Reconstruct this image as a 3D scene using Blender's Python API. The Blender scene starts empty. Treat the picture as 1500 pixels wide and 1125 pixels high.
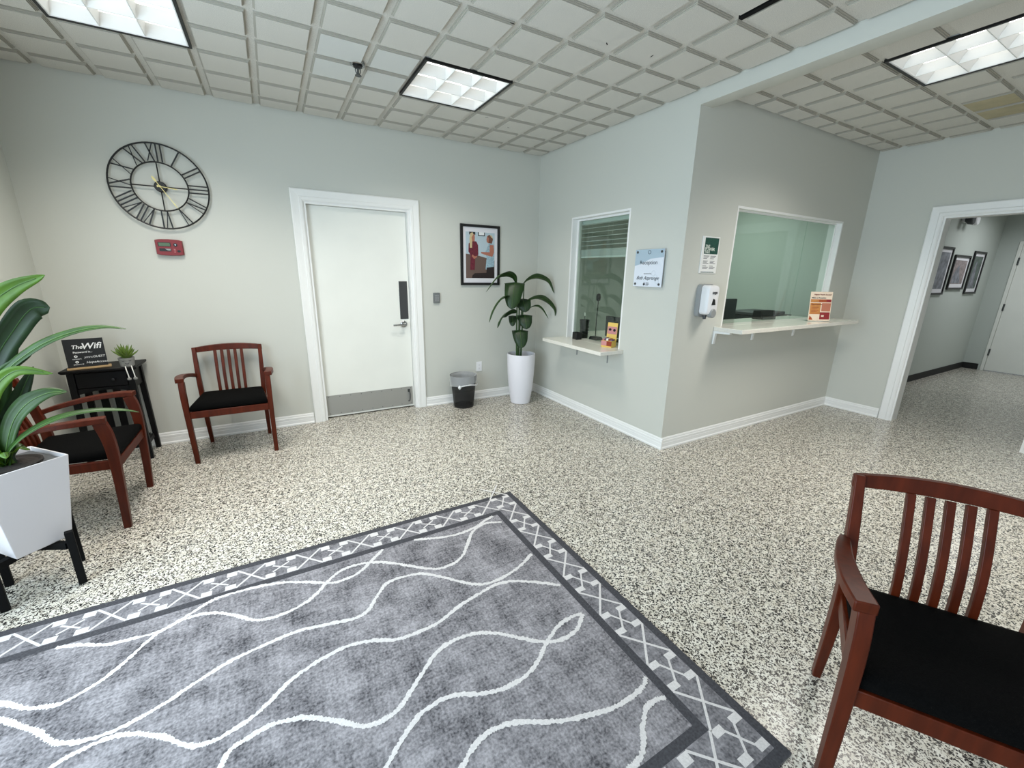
import bpy, bmesh, math, random
from mathutils import Vector, Matrix, Euler, noise as mnoise
random.seed(7)
sc = bpy.context.scene
COL = sc.collection
PI = math.pi
V = Vector

# ------------------------------------------------------------------ camera
cam_d = bpy.data.cameras.new('camera')
cam_d.sensor_width = 36.0
cam_d.lens = 602.9 / 1500 * 36.0
cam_d.clip_start = 0.05
cam = bpy.data.objects.new('camera', cam_d)
COL.objects.link(cam)
_right = V((0.86978664, -0.49315281, 0.01647725))
_down = V((-0.11460676, -0.23438975, -0.96536352))
_fwd = V((0.47993384, 0.83777189, -0.26038772))
_m = Matrix((_right, -_down, -_fwd)).transposed().to_4x4()
_m.translation = V((-2.7519, -4.2507, 1.4450))
cam.matrix_world = _m
sc.camera = cam

# ------------------------------------------------------------------ world, exposure, daylight
H = 2.69
w = bpy.data.worlds.new('world'); sc.world = w
w.use_nodes = True
w.node_tree.nodes['Background'].inputs[0].default_value = (0.80, 0.90, 1.0, 1)
w.node_tree.nodes['Background'].inputs[1].default_value = 0.35
sc.view_settings.view_transform = 'Standard'
sc.view_settings.look = 'None'
sc.view_settings.gamma = 1.0
sc.view_settings.use_curve_mapping = False
sc.view_settings.exposure = -0.10


def area(name, loc, rot, sx, sy, power, col, spread=PI):
    d = bpy.data.lights.new(name, 'AREA'); d.shape = 'RECTANGLE'
    d.size = sx; d.size_y = sy; d.energy = power; d.color = col; d.spread = spread
    o = bpy.data.objects.new(name, d); COL.objects.link(o)
    o.location = loc; o.rotation_euler = rot
    return o


# daylight through the glazed front (behind the camera) and the side window
area('daylight_south', (-1.0, -5.36, 1.3), (PI / 2, 0, 0), 5.2, 2.1, 13, (0.96, 0.98, 1.0))
area('daylight_west', (-4.26, -3.35, 1.35), (PI / 2, 0, -PI / 2), 2.9, 1.9, 122, (0.68, 0.86, 1.0))
TROFFER = 42        # lamp power per square metre of troffer
OFFICE = 21
HALL = 22

# ------------------------------------------------------------------ materials


def lin(c):
    return tuple(((x / 255) / 12.92 if x / 255 <= 0.04045 else ((x / 255 + 0.055) / 1.055) ** 2.4) for x in c) + (1,)


MATS = {}


def mat(name, c, rough=0.6, metal=0.0, bump=None, var=None, emit=None, coat=0, spec=None):
    """c is sRGB 0-255.  bump=(scale, strength[, stretch]); var=(scale, amount)"""
    m = bpy.data.materials.new(name); m.use_nodes = True
    nt = m.node_tree; b = nt.nodes['Principled BSDF']
    col = lin(c)
    b.inputs['Base Color'].default_value = col
    b.inputs['Roughness'].default_value = rough
    b.inputs['Metallic'].default_value = metal
    if coat: b.inputs['Coat Weight'].default_value = coat
    if spec is not None: b.inputs['Specular IOR Level'].default_value = spec
    if emit:
        b.inputs['Emission Color'].default_value = emit[0]
        b.inputs['Emission Strength'].default_value = emit[1]
    if bump or var:
        tc = nt.nodes.new('ShaderNodeTexCoord')
    if var:
        n = nt.nodes.new('ShaderNodeTexNoise'); n.inputs['Scale'].default_value = var[0]
        n.inputs['Detail'].default_value = 4
        mp = nt.nodes.new('ShaderNodeMapping')
        mp.inputs['Scale'].default_value = var[2] if len(var) > 2 else (1, 1, 1)
        nt.links.new(tc.outputs['Object'], mp.inputs[0]); nt.links.new(mp.outputs[0], n.inputs[0])
        r = nt.nodes.new('ShaderNodeMix'); r.data_type = 'RGBA'
        r.inputs[6].default_value = tuple(x * (1 - var[1]) for x in col[:3]) + (1,)
        r.inputs[7].default_value = tuple(min(1, x * (1 + var[1])) for x in col[:3]) + (1,)
        rp = nt.nodes.new('ShaderNodeMapRange')
        rp.inputs[1].default_value = 0.3; rp.inputs[2].default_value = 0.7
        nt.links.new(n.outputs[0], rp.inputs[0]); nt.links.new(rp.outputs[0], r.inputs[0])
        nt.links.new(r.outputs[2], b.inputs['Base Color'])
    if bump:
        n = nt.nodes.new('ShaderNodeTexNoise'); n.inputs['Scale'].default_value = bump[0]
        mp = nt.nodes.new('ShaderNodeMapping')
        mp.inputs['Scale'].default_value = bump[2] if len(bump) > 2 else (1, 1, 1)
        nt.links.new(tc.outputs['Object'], mp.inputs[0]); nt.links.new(mp.outputs[0], n.inputs[0])
        bp = nt.nodes.new('ShaderNodeBump'); bp.inputs['Strength'].default_value = bump[1]
        bp.inputs['Distance'].default_value = 0.004
        nt.links.new(n.outputs[0], bp.inputs['Height']); nt.links.new(bp.outputs[0], b.inputs['Normal'])
    MATS[name] = m
    return m


def floor_mat():
    m = bpy.data.materials.new('terrazzo'); m.use_nodes = True
    nt = m.node_tree; b = nt.nodes['Principled BSDF']; L = nt.links.new
    tc = nt.nodes.new('ShaderNodeTexCoord')
    nz = nt.nodes.new('ShaderNodeTexNoise'); nz.inputs['Scale'].default_value = 90
    L(tc.outputs['Object'], nz.inputs[0])
    mixv = nt.nodes.new('ShaderNodeMix'); mixv.data_type = 'VECTOR'
    mixv.inputs[0].default_value = 0.012
    L(tc.outputs['Object'], mixv.inputs[4]); L(nz.outputs[1], mixv.inputs[5])
    prev = None
    # cream binder, grey and black stone chips, two sizes
    base = nt.nodes.new('ShaderNodeTexNoise'); base.inputs['Scale'].default_value = 25
    L(tc.outputs['Object'], base.inputs[0])
    cr0 = nt.nodes.new('ShaderNodeValToRGB')
    cr0.color_ramp.elements[0].position = 0.35; cr0.color_ramp.elements[0].color = lin((200, 194, 180))
    cr0.color_ramp.elements[1].position = 0.65; cr0.color_ramp.elements[1].color = lin((224, 220, 209))
    L(base.outputs[0], cr0.inputs[0])
    prev = cr0.outputs[0]
    for sca, keep, pal in ((142, 0.44, ((20, 20, 22), (50, 48, 47), (118, 113, 105))), (250, 0.27, ((34, 34, 34), (104, 99, 92), (156, 149, 136)))):
        vo = nt.nodes.new('ShaderNodeTexVoronoi'); vo.inputs['Scale'].default_value = sca
        L(mixv.outputs[1], vo.inputs[0])
        sep = nt.nodes.new('ShaderNodeSeparateColor'); L(vo.outputs['Color'], sep.inputs[0])
        lt = nt.nodes.new('ShaderNodeMath'); lt.operation = 'LESS_THAN'; lt.inputs[1].default_value = keep
        L(sep.outputs[0], lt.inputs[0])
        ds = nt.nodes.new('ShaderNodeMath'); ds.operation = 'LESS_THAN'; ds.inputs[1].default_value = 0.62
        L(vo.outputs['Distance'], ds.inputs[0])
        mu = nt.nodes.new('ShaderNodeMath'); mu.operation = 'MULTIPLY'
        L(lt.outputs[0], mu.inputs[0]); L(ds.outputs[0], mu.inputs[1])
        cr = nt.nodes.new('ShaderNodeValToRGB'); cr.color_ramp.interpolation = 'CONSTANT'
        e = cr.color_ramp.elements
        e[0].position = 0; e[0].color = lin(pal[0])
        e[1].position = 0.45; e[1].color = lin(pal[1])
        x = e.new(0.75); x.color = lin(pal[2])
        L(sep.outputs[1], cr.inputs[0])
        mx = nt.nodes.new('ShaderNodeMix'); mx.data_type = 'RGBA'
        L(mu.outputs[0], mx.inputs[0]); L(prev, mx.inputs[6]); L(cr.outputs[0], mx.inputs[7])
        prev = mx.outputs[2]
    L(prev, b.inputs['Base Color'])
    b.inputs['Roughness'].default_value = 0.24
    b.inputs['Specular IOR Level'].default_value = 0.5
    MATS['terrazzo'] = m


def rug_mat(name, dark, light, scale=7):
    m = bpy.data.materials.new(name); m.use_nodes = True
    nt = m.node_tree; b = nt.nodes['Principled BSDF']; L = nt.links.new
    tc = nt.nodes.new('ShaderNodeTexCoord')
    acc = None
    for sc_, st, wt in ((scale, (1, 1, 1), 0.40), (70, (1, 0.16, 1), 0.22), (70, (0.16, 1, 1), 0.22), (110, (1, 1, 1), 0.44)):
        mp = nt.nodes.new('ShaderNodeMapping'); mp.inputs['Scale'].default_value = st
        mp.inputs['Rotation'].default_value = (0, 0, 0.02)
        n = nt.nodes.new('ShaderNodeTexNoise'); n.inputs['Scale'].default_value = sc_; n.inputs['Detail'].default_value = 5
        L(tc.outputs['Object'], mp.inputs[0]); L(mp.outputs[0], n.inputs[0])
        mu = nt.nodes.new('ShaderNodeMath'); mu.operation = 'MULTIPLY'; mu.inputs[1].default_value = wt
        L(n.outputs[0], mu.inputs[0])
        if acc is None: acc = mu.outputs[0]
        else:
            a = nt.nodes.new('ShaderNodeMath'); a.operation = 'ADD'
            L(acc, a.inputs[0]); L(mu.outputs[0], a.inputs[1]); acc = a.outputs[0]
    cr = nt.nodes.new('ShaderNodeValToRGB')
    cr.color_ramp.elements[0].position = 0.49; cr.color_ramp.elements[0].color = lin(dark)
    cr.color_ramp.elements[1].position = 0.80; cr.color_ramp.elements[1].color = lin(light)
    L(acc, cr.inputs[0]); L(cr.outputs[0], b.inputs['Base Color'])
    b.inputs['Roughness'].default_value = 0.95; b.inputs['Specular IOR Level'].default_value = 0.1
    MATS[name] = m


def glass_mat(name, tint, ior=1.5, rough=0.0):
    m = bpy.data.materials.new(name); m.use_nodes = True
    nt = m.node_tree; L = nt.links.new
    nt.nodes.remove(nt.nodes['Principled BSDF'])
    out = nt.nodes['Material Output']
    tr = nt.nodes.new('ShaderNodeBsdfTransparent'); tr.inputs[0].default_value = tint
    gl = nt.nodes.new('ShaderNodeBsdfGlossy'); gl.inputs['Roughness'].default_value = rough
    f0 = ((ior - 1) / (ior + 1)) ** 2
    lw = nt.nodes.new('ShaderNodeLayerWeight'); lw.inputs['Blend'].default_value = 0.5
    pw = nt.nodes.new('ShaderNodeMath'); pw.operation = 'POWER'; pw.inputs[1].default_value = 5.0
    L(lw.outputs['Facing'], pw.inputs[0])
    fr = nt.nodes.new('ShaderNodeMapRange'); fr.inputs[3].default_value = f0; fr.inputs[4].default_value = 1.0
    L(pw.outputs[0], fr.inputs[0])
    mx = nt.nodes.new('ShaderNodeMixShader')
    L(fr.outputs[0], mx.inputs[0]); L(tr.outputs[0], mx.inputs[1]); L(gl.outputs[0], mx.inputs[2])
    L(mx.outputs[0], out.inputs[0])
    MATS[name] = m


mat('wall', (205, 206, 198), 0.55, bump=(260, 0.06))
mat('wall_hall', (190, 196, 190), 0.6, bump=(260, 0.06))
mat('trim', (240, 240, 238), 0.35)
mat('trim_grain', (240, 240, 237), 0.38, bump=(60, 0.35, (1, 1, 0.03)))
mat('trim_grain_x', (240, 240, 237), 0.38, bump=(60, 0.35, (0.03, 1, 1)))
mat('trim_grain_y', (240, 240, 237), 0.38, bump=(60, 0.35, (1, 0.03, 1)))
mat('door_white', (236, 237, 230), 0.42, var=(3, 0.02))
mat('tile', (206, 203, 195), 0.9, bump=(500, 0.12), var=(300, 0.16))
mat('tile_white', (210, 211, 207), 0.9, bump=(500, 0.08), var=(420, 0.03))
mat('tile_stain', (178, 168, 138), 0.9, bump=(500, 0.12), var=(10, 0.10))
mat('tile_step_shade', (176, 172, 161), 0.9)  # darker than the tile: shade on the step faces put into the colour
mat('black', (14, 14, 15), 0.45)
mat('keypad_grey', (118, 122, 122), 0.45, 0.3)
mat('black_matte', (9, 9, 9), 0.8, spec=0.2)
mat('black_rubber', (26, 25, 25), 0.7)
mat('black_lacquer', (7, 6, 7), 0.5, spec=0.2)
mat('wood', (80, 29, 11), 0.36, spec=0.22, var=(9, 0.30, (4, 4, 0.5)))
mat('seat_black', (7, 7, 7), 0.95, spec=0.08, bump=(420, 0.6), var=(160, 0.35))
mat('steel', (178, 178, 174), 0.5, 0.7)
mat('steel_dark', (92, 94, 94), 0.42, 0.9)
mat('chrome', (170, 172, 172), 0.18, 1.0)
mat('quartz', (232, 228, 218), 0.12, var=(60, 0.03))
mat('red_box', (128, 18, 26), 0.4)
mat('red_dark', (82, 10, 16), 0.4)
mat('lcd', (72, 98, 62), 0.3)
mat('white_plastic', (234, 234, 236), 0.35)
mat('grey_plastic', (150, 152, 152), 0.45)
mat('grey_dark', (70, 72, 74), 0.5)
mat('pot_white', (236, 234, 240), 0.28)
mat('planter_white', (218, 213, 214), 0.42)
mat('soil', (38, 32, 28), 0.95, bump=(90, 1.0))
mat('leaf', (38, 68, 16), 0.48, var=(14, 0.30))
mat('leaf_bright', (70, 104, 14), 0.48, var=(14, 0.25))
mat('leaf_dark', (24, 50, 18), 0.44, var=(14, 0.25))
mat('leaf_palm', (30, 58, 18), 0.42, var=(14, 0.25))
mat('vein', (74, 104, 50), 0.5)
mat('stem', (50, 82, 36), 0.5)
mat('paper', (238, 238, 236), 0.5)
mat('mat_board', (226, 224, 228), 0.8)
mat('ink', (40, 44, 48), 0.6)
mat('ink_soft', (132, 132, 134), 0.7)
mat('gold', (206, 190, 132), 0.35, 0.7)
mat('concrete', (128, 128, 124), 0.85, var=(60, 0.15))
mat('cord', (232, 230, 224), 0.8)
mat('succulent', (96, 120, 48), 0.5, var=(60, 0.3))
mat('chalk', (236, 236, 236), 0.8)
mat('oak', (176, 146, 104), 0.6)
mat('flyer_green', (24, 74, 62), 0.5, var=(40, 0.35, (1, 1, 5)))
mat('flyer_text', (226, 232, 222), 0.5)
mat('f_cream', (246, 226, 204), 0.5)
mat('f_orange', (206, 140, 78), 0.5, var=(20, 0.12))
mat('f_rose', (196, 124, 98), 0.5)
mat('f_red', (150, 46, 50), 0.5)
mat('f_brown', (128, 58, 40), 0.5)
mat('f_rust', (176, 86, 50), 0.5)
mat('candy_yellow', (236, 200, 104), 0.5)
mat('candy_pink', (206, 140, 140), 0.5)
mat('candy_red', (150, 56, 30), 0.5)
mat('candy_purple', (110, 84, 120), 0.5)
mat('sky_blue', (184, 200, 208), 0.6)
mat('skin', (176, 112, 92), 0.6)
mat('hair_blond', (206, 184, 140), 0.6)
mat('hair_brown', (112, 74, 60), 0.6)
mat('dress_red', (104, 30, 46), 0.6, var=(180, 0.6))
mat('dress_blue', (152, 178, 190), 0.6, var=(150, 0.4))
mat('cabinet_brown', (104, 84, 76), 0.6)
mat('photo_dark', (38, 26, 26), 0.6)
mat('photo_grey', (120, 122, 130), 0.6, var=(12, 0.5))
mat('photo_grey_warm', (140, 128, 128), 0.6, var=(26, 0.4))
mat('photo_grey_green', (86, 98, 92), 0.6, var=(14, 0.5))
mat('sign_white', (222, 228, 238), 0.25)
mat('sign_blue', (170, 190, 204), 0.25)
mat('sign_ghost', (204, 212, 222), 0.3)
mat('blind', (216, 222, 222), 0.5)
mat('louver', (235, 235, 232), 0.3)
mat('pan', (250, 250, 248), 0.5)
mat('lamp', (255, 255, 255), 0.5, emit=((1.0, 0.975, 0.93, 1), 1.55))
mat('office_wall', (196, 206, 198), 0.6)
mat('printer_dark', (44, 48, 52), 0.4)
mat('liner_solid', (222, 224, 226), 0.4)
mat('rug_white', (204, 201, 200), 0.95, var=(180, 0.10), spec=0.1)
mat('rug_edge', (70, 70, 74), 0.95, var=(120, 0.25), spec=0.1)
floor_mat()
rug_mat('rug_field', (66, 65, 69), (166, 163, 167))
rug_mat('rug_band', (76, 75, 79), (150, 148, 152), 20)
glass_mat('glass_green', (0.87, 0.935, 0.905, 1), 1.5)
glass_mat('glass_grey', (0.87, 0.92, 0.88, 1), 1.6)
glass_mat('acrylic', (0.97, 0.97, 0.97, 1), 1.3)


def translucent(name, c, alpha, rough=0.5):
    m = mat(name, c, rough)
    nt = m.node_tree; L = nt.links.new
    b = nt.nodes['Principled BSDF']; out = nt.nodes['Material Output']
    tr = nt.nodes.new('ShaderNodeBsdfTransparent')
    mx = nt.nodes.new('ShaderNodeMixShader'); mx.inputs[0].default_value = alpha
    L(tr.outputs[0], mx.inputs[1]); L(b.outputs[0], mx.inputs[2]); L(mx.outputs[0], out.inputs[0])


translucent('liner', (230, 233, 235), 0.36)
translucent('mesh_black', (16, 16, 17), 0.80)

# ------------------------------------------------------------------ mesh helpers


class B:
    def __init__(self):
        self.bm = bmesh.new(); self.s = 0

    def face(self, pts):
        vs = [self.bm.verts.new(p) for p in pts]
        f = self.bm.faces.new(vs); f.material_index = self.s
        return f

    def box(self, x0, x1, y0, y1, z0, z1):
        return self.hexa([(x0, y0), (x1, y0), (x1, y1), (x0, y1)], z0, [(x0, y0), (x1, y0), (x1, y1), (x0, y1)], z1)

    def hexa(self, lo, z0, hi, z1):
        a = [self.bm.verts.new((p[0], p[1], z0)) for p in lo]
        b = [self.bm.verts.new((p[0], p[1], z1)) for p in hi]
        n = len(a)
        fs = [a[::-1], b] + [[a[i], a[(i + 1) % n], b[(i + 1) % n], b[i]] for i in range(n)]
        for f in fs:
            self.bm.faces.new(f).material_index = self.s
        return self

    def prism(self, pts, vec):
        """polygon pts (3-D) extruded by vec"""
        vec = V(vec)
        a = [self.bm.verts.new(p) for p in pts]
        b = [self.bm.verts.new(V(p) + vec) for p in pts]
        n = len(a)
        for f in [a, b[::-1]] + [[a[(i + 1) % n], a[i], b[i], b[(i + 1) % n]] for i in range(n)]:
            self.bm.faces.new(f).material_index = self.s
        return self

    def xz(self, pts, y, t):
        """polygon in the local xz plane, front at y, thickness t behind it"""
        return self.prism([(p[0], y, p[1]) for p in pts], (0, t, 0))

    def rect(self, x0, x1, z0, z1, y, t=0.0004):
        return self.xz([(x0, z0), (x1, z0), (x1, z1), (x0, z1)], y, t)

    def disc(self, cx, cz, rx, rz, y, t=0.0004, n=20):
        return self.xz([(cx + rx * math.cos(2 * PI * i / n), cz + rz * math.sin(2 * PI * i / n)) for i in range(n)], y, t)

    def rings(self, rings, caps=True, closed=False):
        vr = [[self.bm.verts.new(p) for p in r] for r in rings]
        n = len(vr[0])
        m = len(vr)
        for k in range(m if closed else m - 1):
            a, b = vr[k], vr[(k + 1) % m]
            for i in range(n):
                self.bm.faces.new([a[i], a[(i + 1) % n], b[(i + 1) % n], b[i]]).material_index = self.s
        if caps and not closed:
            self.bm.faces.new(vr[0][::-1]).material_index = self.s
            self.bm.faces.new(vr[-1]).material_index = self.s
        return self

    def tube(self, path, r, seg=8, closed=False, caps=True):
        path = [V(p) for p in path]; n = len(path)
        rings = []
        nrm = None
        for i, p in enumerate(path):
            if closed: t = path[(i + 1) % n] - path[i - 1]
            else: t = path[min(i + 1, n - 1)] - path[max(i - 1, 0)]
            t.normalize()
            if nrm is None:
                nrm = t.cross(V((0, 0, 1)) if abs(t.z) < 0.9 else V((1, 0, 0))).normalized()
            nrm = (nrm - t * nrm.dot(t)).normalized()
            bn = t.cross(nrm)
            rr = r[i] if isinstance(r, (list, tuple)) else r
            rings.append([p + (nrm * math.cos(2 * PI * k / seg) + bn * math.sin(2 * PI * k / seg)) * rr for k in range(seg)])
        return self.rings(rings, caps, closed)

    def sweep(self, path, dims, side):
        """rectangular section swept along path; dims (w,h) or list; side = direction of w"""
        path = [V(p) for p in path]; n = len(path); side = V(side)
        rings = []
        for i, p in enumerate(path):
            t = (path[min(i + 1, n - 1)] - path[max(i - 1, 0)]).normalized()
            s = (side - t * side.dot(t)).normalized()
            u = t.cross(s)
            d = dims[i] if isinstance(dims, list) else dims
            rings.append([p + s * d[0] / 2 * a + u * d[1] / 2 * b for a, b in ((-1, -1), (1, -1), (1, 1), (-1, 1))])
        return self.rings(rings)

    def lathe(self, prof, c=(0, 0, 0), seg=32, caps=True):
        c = V(c)
        return self.rings([[c + V((r * math.cos(2 * PI * k / seg), r * math.sin(2 * PI * k / seg), z)) for k in range(seg)] for r, z in prof], caps)

    def strip(self, path, widths, sides, fold=0.0, up=V((0, 0, 1)), thick=0.0012):
        """a leaf: midrib path, half widths, side directions; folded along the midrib"""
        path = [V(p) for p in path]
        rows = []
        for i, p in enumerate(path):
            s = sides[i] if isinstance(sides, list) else V(sides)
            t = (path[min(i + 1, len(path) - 1)] - path[max(i - 1, 0)]).normalized()
            s = (s - t * s.dot(t)).normalized()
            nn = s.cross(t).normalized()
            wv = widths[i]
            rows.append([(p + s * wv * a + nn * abs(a) * wv * fold) for a in (-1, -0.5, 0, 0.5, 1)] + [nn])
        top = [[self.bm.verts.new(q) for q in r[:5]] for r in rows]
        bot = [[self.bm.verts.new(q - r[5] * thick) for q in r[:5]] for r in rows]
        for k in range(len(rows) - 1):
            for i in range(4):
                self.bm.faces.new([top[k][i], top[k][i + 1], top[k + 1][i + 1], top[k + 1][i]]).material_index = self.s
                self.bm.faces.new([bot[k][i], bot[k + 1][i], bot[k + 1][i + 1], bot[k][i + 1]]).material_index = self.s
            for i in (0, 4):
                self.bm.faces.new([top[k][i], top[k + 1][i], bot[k + 1][i], bot[k][i]]).material_index = self.s
        return self

    def build(self, name, mats, parent=None, bevel=0, smooth=True, recalc=True, sharp=35):
        me = bpy.data.meshes.new(name)
        if recalc: bmesh.ops.recalc_face_normals(self.bm, faces=self.bm.faces)
        self.bm.to_mesh(me); self.bm.free()
        for mn in (mats if isinstance(mats, (list, tuple)) else [mats]):
            me.materials.append(MATS[mn])
        if smooth:
            me.shade_smooth(); me.set_sharp_from_angle(angle=math.radians(sharp))
        o = bpy.data.objects.new(name, me); COL.objects.link(o)
        if parent is not None: o.parent = parent
        if bevel:
            md = o.modifiers.new('bevel', 'BEVEL'); md.width = bevel; md.segments = 2; md.limit_method = 'ANGLE'
        return o


def thing(name, label, cat, loc=(0, 0, 0), rotz=0.0, group=None):
    o = bpy.data.objects.new(name, None); COL.objects.link(o)
    o.location = loc; o.rotation_euler = (0, 0, rotz)
    o.empty_display_size = 0.1
    return tag(o, label, cat, group)


def tag(o, label, cat, group=None):
    o['label'] = label; o['category'] = cat
    if group: o['group'] = group
    return o


def struct(o):
    o['kind'] = 'structure'
    return o


def sroot(name, loc=(0, 0, 0), rotz=0.0):
    o = bpy.data.objects.new(name, None); COL.objects.link(o)
    o.location = loc; o.rotation_euler = (0, 0, rotz); o.empty_display_size = 0.1
    return struct(o)


def smoothpath(pts, n=6):
    """Catmull-Rom through the points"""
    P = [V(p) for p in pts]
    P = [P[0] * 2 - P[1]] + P + [P[-1] * 2 - P[-2]]
    out = []
    for i in range(1, len(P) - 2):
        a, b, c, d = P[i - 1:i + 3]
        for k in range(n):
            t = k / n
            out.append(0.5 * ((2 * b) + (c - a) * t + (2 * a - 5 * b + 4 * c - d) * t * t + (3 * b - a - 3 * c + d) * t ** 3))
    out.append(P[-2])
    return out


def text(name, s, size, loc, parent, m, align='LEFT', shear=0.0, rot=(PI / 2, 0, 0), bold=0.0, sx=1.0, extrude=0.0003):
    cu = bpy.data.curves.new('txt', 'FONT')
    cu.body = s; cu.size = size; cu.align_x = align; cu.shear = shear; cu.extrude = extrude; cu.offset = bold
    cu.resolution_u = 3
    t = bpy.data.objects.new('txt', cu); COL.objects.link(t)
    dg = bpy.context.evaluated_depsgraph_get(); dg.update()
    me = bpy.data.meshes.new_from_object(t.evaluated_get(dg))
    bpy.data.objects.remove(t); bpy.data.curves.remove(cu)
    me.materials.clear(); me.materials.append(MATS[m])
    R = Euler(rot).to_matrix().to_4x4()
    me.transform(Matrix.Translation(loc) @ R @ Matrix.Diagonal((sx, 1, 1, 1)))
    me.name = name
    o = bpy.data.objects.new(name, me); COL.objects.link(o); o.parent = parent
    return o


# ------------------------------------------------------------------ room shell
YW = -2.035      # wall with the wide window
XH = 2.787       # wall with the hall opening
XW = -4.18       # west wall
YS = -5.30       # front (behind the camera)
TOP = H + 0.10

b = B(); b.box(-4.42, 7.75, -5.55, 1.35, -0.12, 0.0)
struct(b.build('floor', 'terrazzo'))

# north wall (clock, white door)
DX0, DX1, DZ = -2.437, -1.507, 2.02
b = B()
b.box(-4.30, DX0, 0, 0.14, 0, TOP); b.box(DX1, 0.0, 0, 0.14, 0, TOP); b.box(DX0, DX1, 0, 0.14, DZ, TOP)
b.box(DX0 - 0.05, DX1 + 0.05, 0.14, 0.16, 0, DZ + 0.05)
struct(b.build('wall_north', 'wall'))

# partition with the narrow reception window
RY0, RY1, RZ0, RZ1 = -1.450, -0.626, 0.74, 2.0
b = B()
b.box(0, 0.12, YW, RY0, 0, TOP); b.box(0, 0.12, RY1, 1.2, 0, TOP)
b.box(0, 0.12, RY0, RY1, 0, RZ0); b.box(0, 0.12, RY0, RY1, RZ1, TOP)
struct(b.build('wall_partition', 'wall'))

# wall with the wide window
WX0, WX1, WZ0, WZ1 = 0.592, 2.35, 0.995, 2.0
b = B()
b.box(0.12, WX0, YW, YW + 0.12, 0, TOP); b.box(WX1, XH, YW, YW + 0.12, 0, TOP)
b.box(WX0, WX1, YW, YW + 0.12, 0, WZ0); b.box(WX0, WX1, YW, YW + 0.12, WZ1, TOP)
struct(b.build('wall_office', 'wall'))

# east wall with the hall opening
OY0, OY1, OZ = -3.575, -2.655, 2.02
b = B()
b.box(XH, XH + 0.12, OY1, 1.2, 0, TOP); b.box(XH, XH + 0.12, YS, OY0, 0, TOP); b.box(XH, XH + 0.12, OY0, OY1, OZ, TOP)
struct(b.build('wall_east', 'wall'))

# west wall with its big window
b = B()
b.box(-4.30, XW, -1.85, 0, 0, TOP); b.box(-4.30, XW, YS, -4.85, 0, TOP)
b.box(-4.30, XW, -4.85, -1.85, 0, 0.35); b.box(-4.30, XW, -4.85, -1.85, 2.35, TOP)
struct(b.build('wall_west', 'wall'))

# glazed front behind the camera
b = B()
b.box(-4.30, -3.7, YS - 0.12, YS, 0, TOP); b.box(1.7, XH + 0.12, YS - 0.12, YS, 0, TOP)
b.box(-3.7, 1.7, YS - 0.12, YS, 2.4, TOP); b.box(-3.7, 1.7, YS - 0.12, YS, 0, 0.2)
for x in (-1.9, -0.1): b.box(x - 0.05, x + 0.05, YS - 0.12, YS, 0.2, 2.4)
struct(b.build('wall_south', 'wall'))

# office behind the windows: far walls
b = B(); b.box(0.12, XH, 1.2, 1.32, 0, TOP)
struct(b.build('wall_office_north', 'office_wall'))
b = B(); b.box(XH - 0.012, XH, YW + 0.12, 1.2, 0, H)
struct(b.build('wall_office_east', 'office_wall'))
# hall beyond the opening
HY = -2.05; HX = 7.45
b = B(); b.box(XH + 0.12, HX + 0.12, HY, HY + 0.12, 0, TOP)
struct(b.build('wall_hall_north', 'wall_hall'))
HD0, HD1 = -3.20, -2.27
b = B(); b.box(HX, HX + 0.12, HY, HD1, 0, TOP); b.box(HX, HX + 0.12, -4.0, HD0, 0, TOP); b.box(HX, HX + 0.12, HD0, HD1, 2.05, TOP)
struct(b.build('wall_hall_east', 'wall_hall'))
b = B(); b.box(XH + 0.12, HX + 0.12, -4.12, -4.0, 0, TOP)
struct(b.build('wall_hall_south', 'wall_hall'))

# ------------------------------------------------------------------ ceiling: scored lay-in tiles
CELL = 0.3048
OX, OYC = -0.2567, -0.2126


def panel(b, x0, x1, y0, y1, s):
    """a scored tile panel dropped below the grid in two small steps"""
    g = 0.018
    if x1 - x0 < 0.06 or y1 - y0 < 0.06: return
    z0, z1, z2, z3 = H + 0.018, H + 0.012, H + 0.006, H
    lv = [(g, z0), (g, z1), (g + 0.005, z1), (g + 0.005, z2), (g + 0.010, z2), (g + 0.010, z3)]
    loops = []
    for d, z in lv:
        loops.append([b.bm.verts.new(p) for p in ((x0 + d, y0 + d, z), (x1 - d, y0 + d, z), (x1 - d, y1 - d, z), (x0 + d, y1 - d, z))])
    for a, c in zip(loops, loops[1:]):
        for i in range(4):
            b.bm.faces.new([a[i], a[(i + 1) % 4], c[(i + 1) % 4], c[i]]).material_index = 1
    b.bm.faces.new(loops[-1][::-1]).material_index = s


def ceiling_grid(b, x0, x1, y0, y1, ox, oy, holes, special):
    xs = sorted({x0, x1} | {ox + CELL * i for i in range(-40, 40) if x0 + 0.01 < ox + CELL * i < x1 - 0.01})
    ys = sorted({y0, y1} | {oy + CELL * i for i in range(-40, 40) if y0 + 0.01 < oy + CELL * i < y1 - 0.01})
    for xa, xb in zip(xs, xs[1:]):
        for ya, yb in zip(ys, ys[1:]):
            cx, cy = (xa + xb) / 2, (ya + yb) / 2
            if any(h[0] < cx < h[1] and h[2] < cy < h[3] for h in holes): continue
            s = 0
            for (p, k) in special:
                if p[0] < cx < p[1] and p[2] < cy < p[3]: s = k
            f = b.face([(xa, ya, H + 0.018), (xb, ya, H + 0.018), (xb, yb, H + 0.018), (xa, yb, H + 0.018)])
            f.material_index = 0
            panel(b, xa, xb, ya, yb, s)


SPECKS = [(-1.518, -2.034, 0.0), (-0.97, -2.141, 0.7), (-0.654, -2.177, 1.4), (-0.325, -1.766, 2.0999999999999996), (-1.038, -0.761, 2.8), (-0.764, -0.641, 3.5)]


def gx(i): return OX - CELL * i


def gy(j): return OYC - CELL * j


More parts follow.
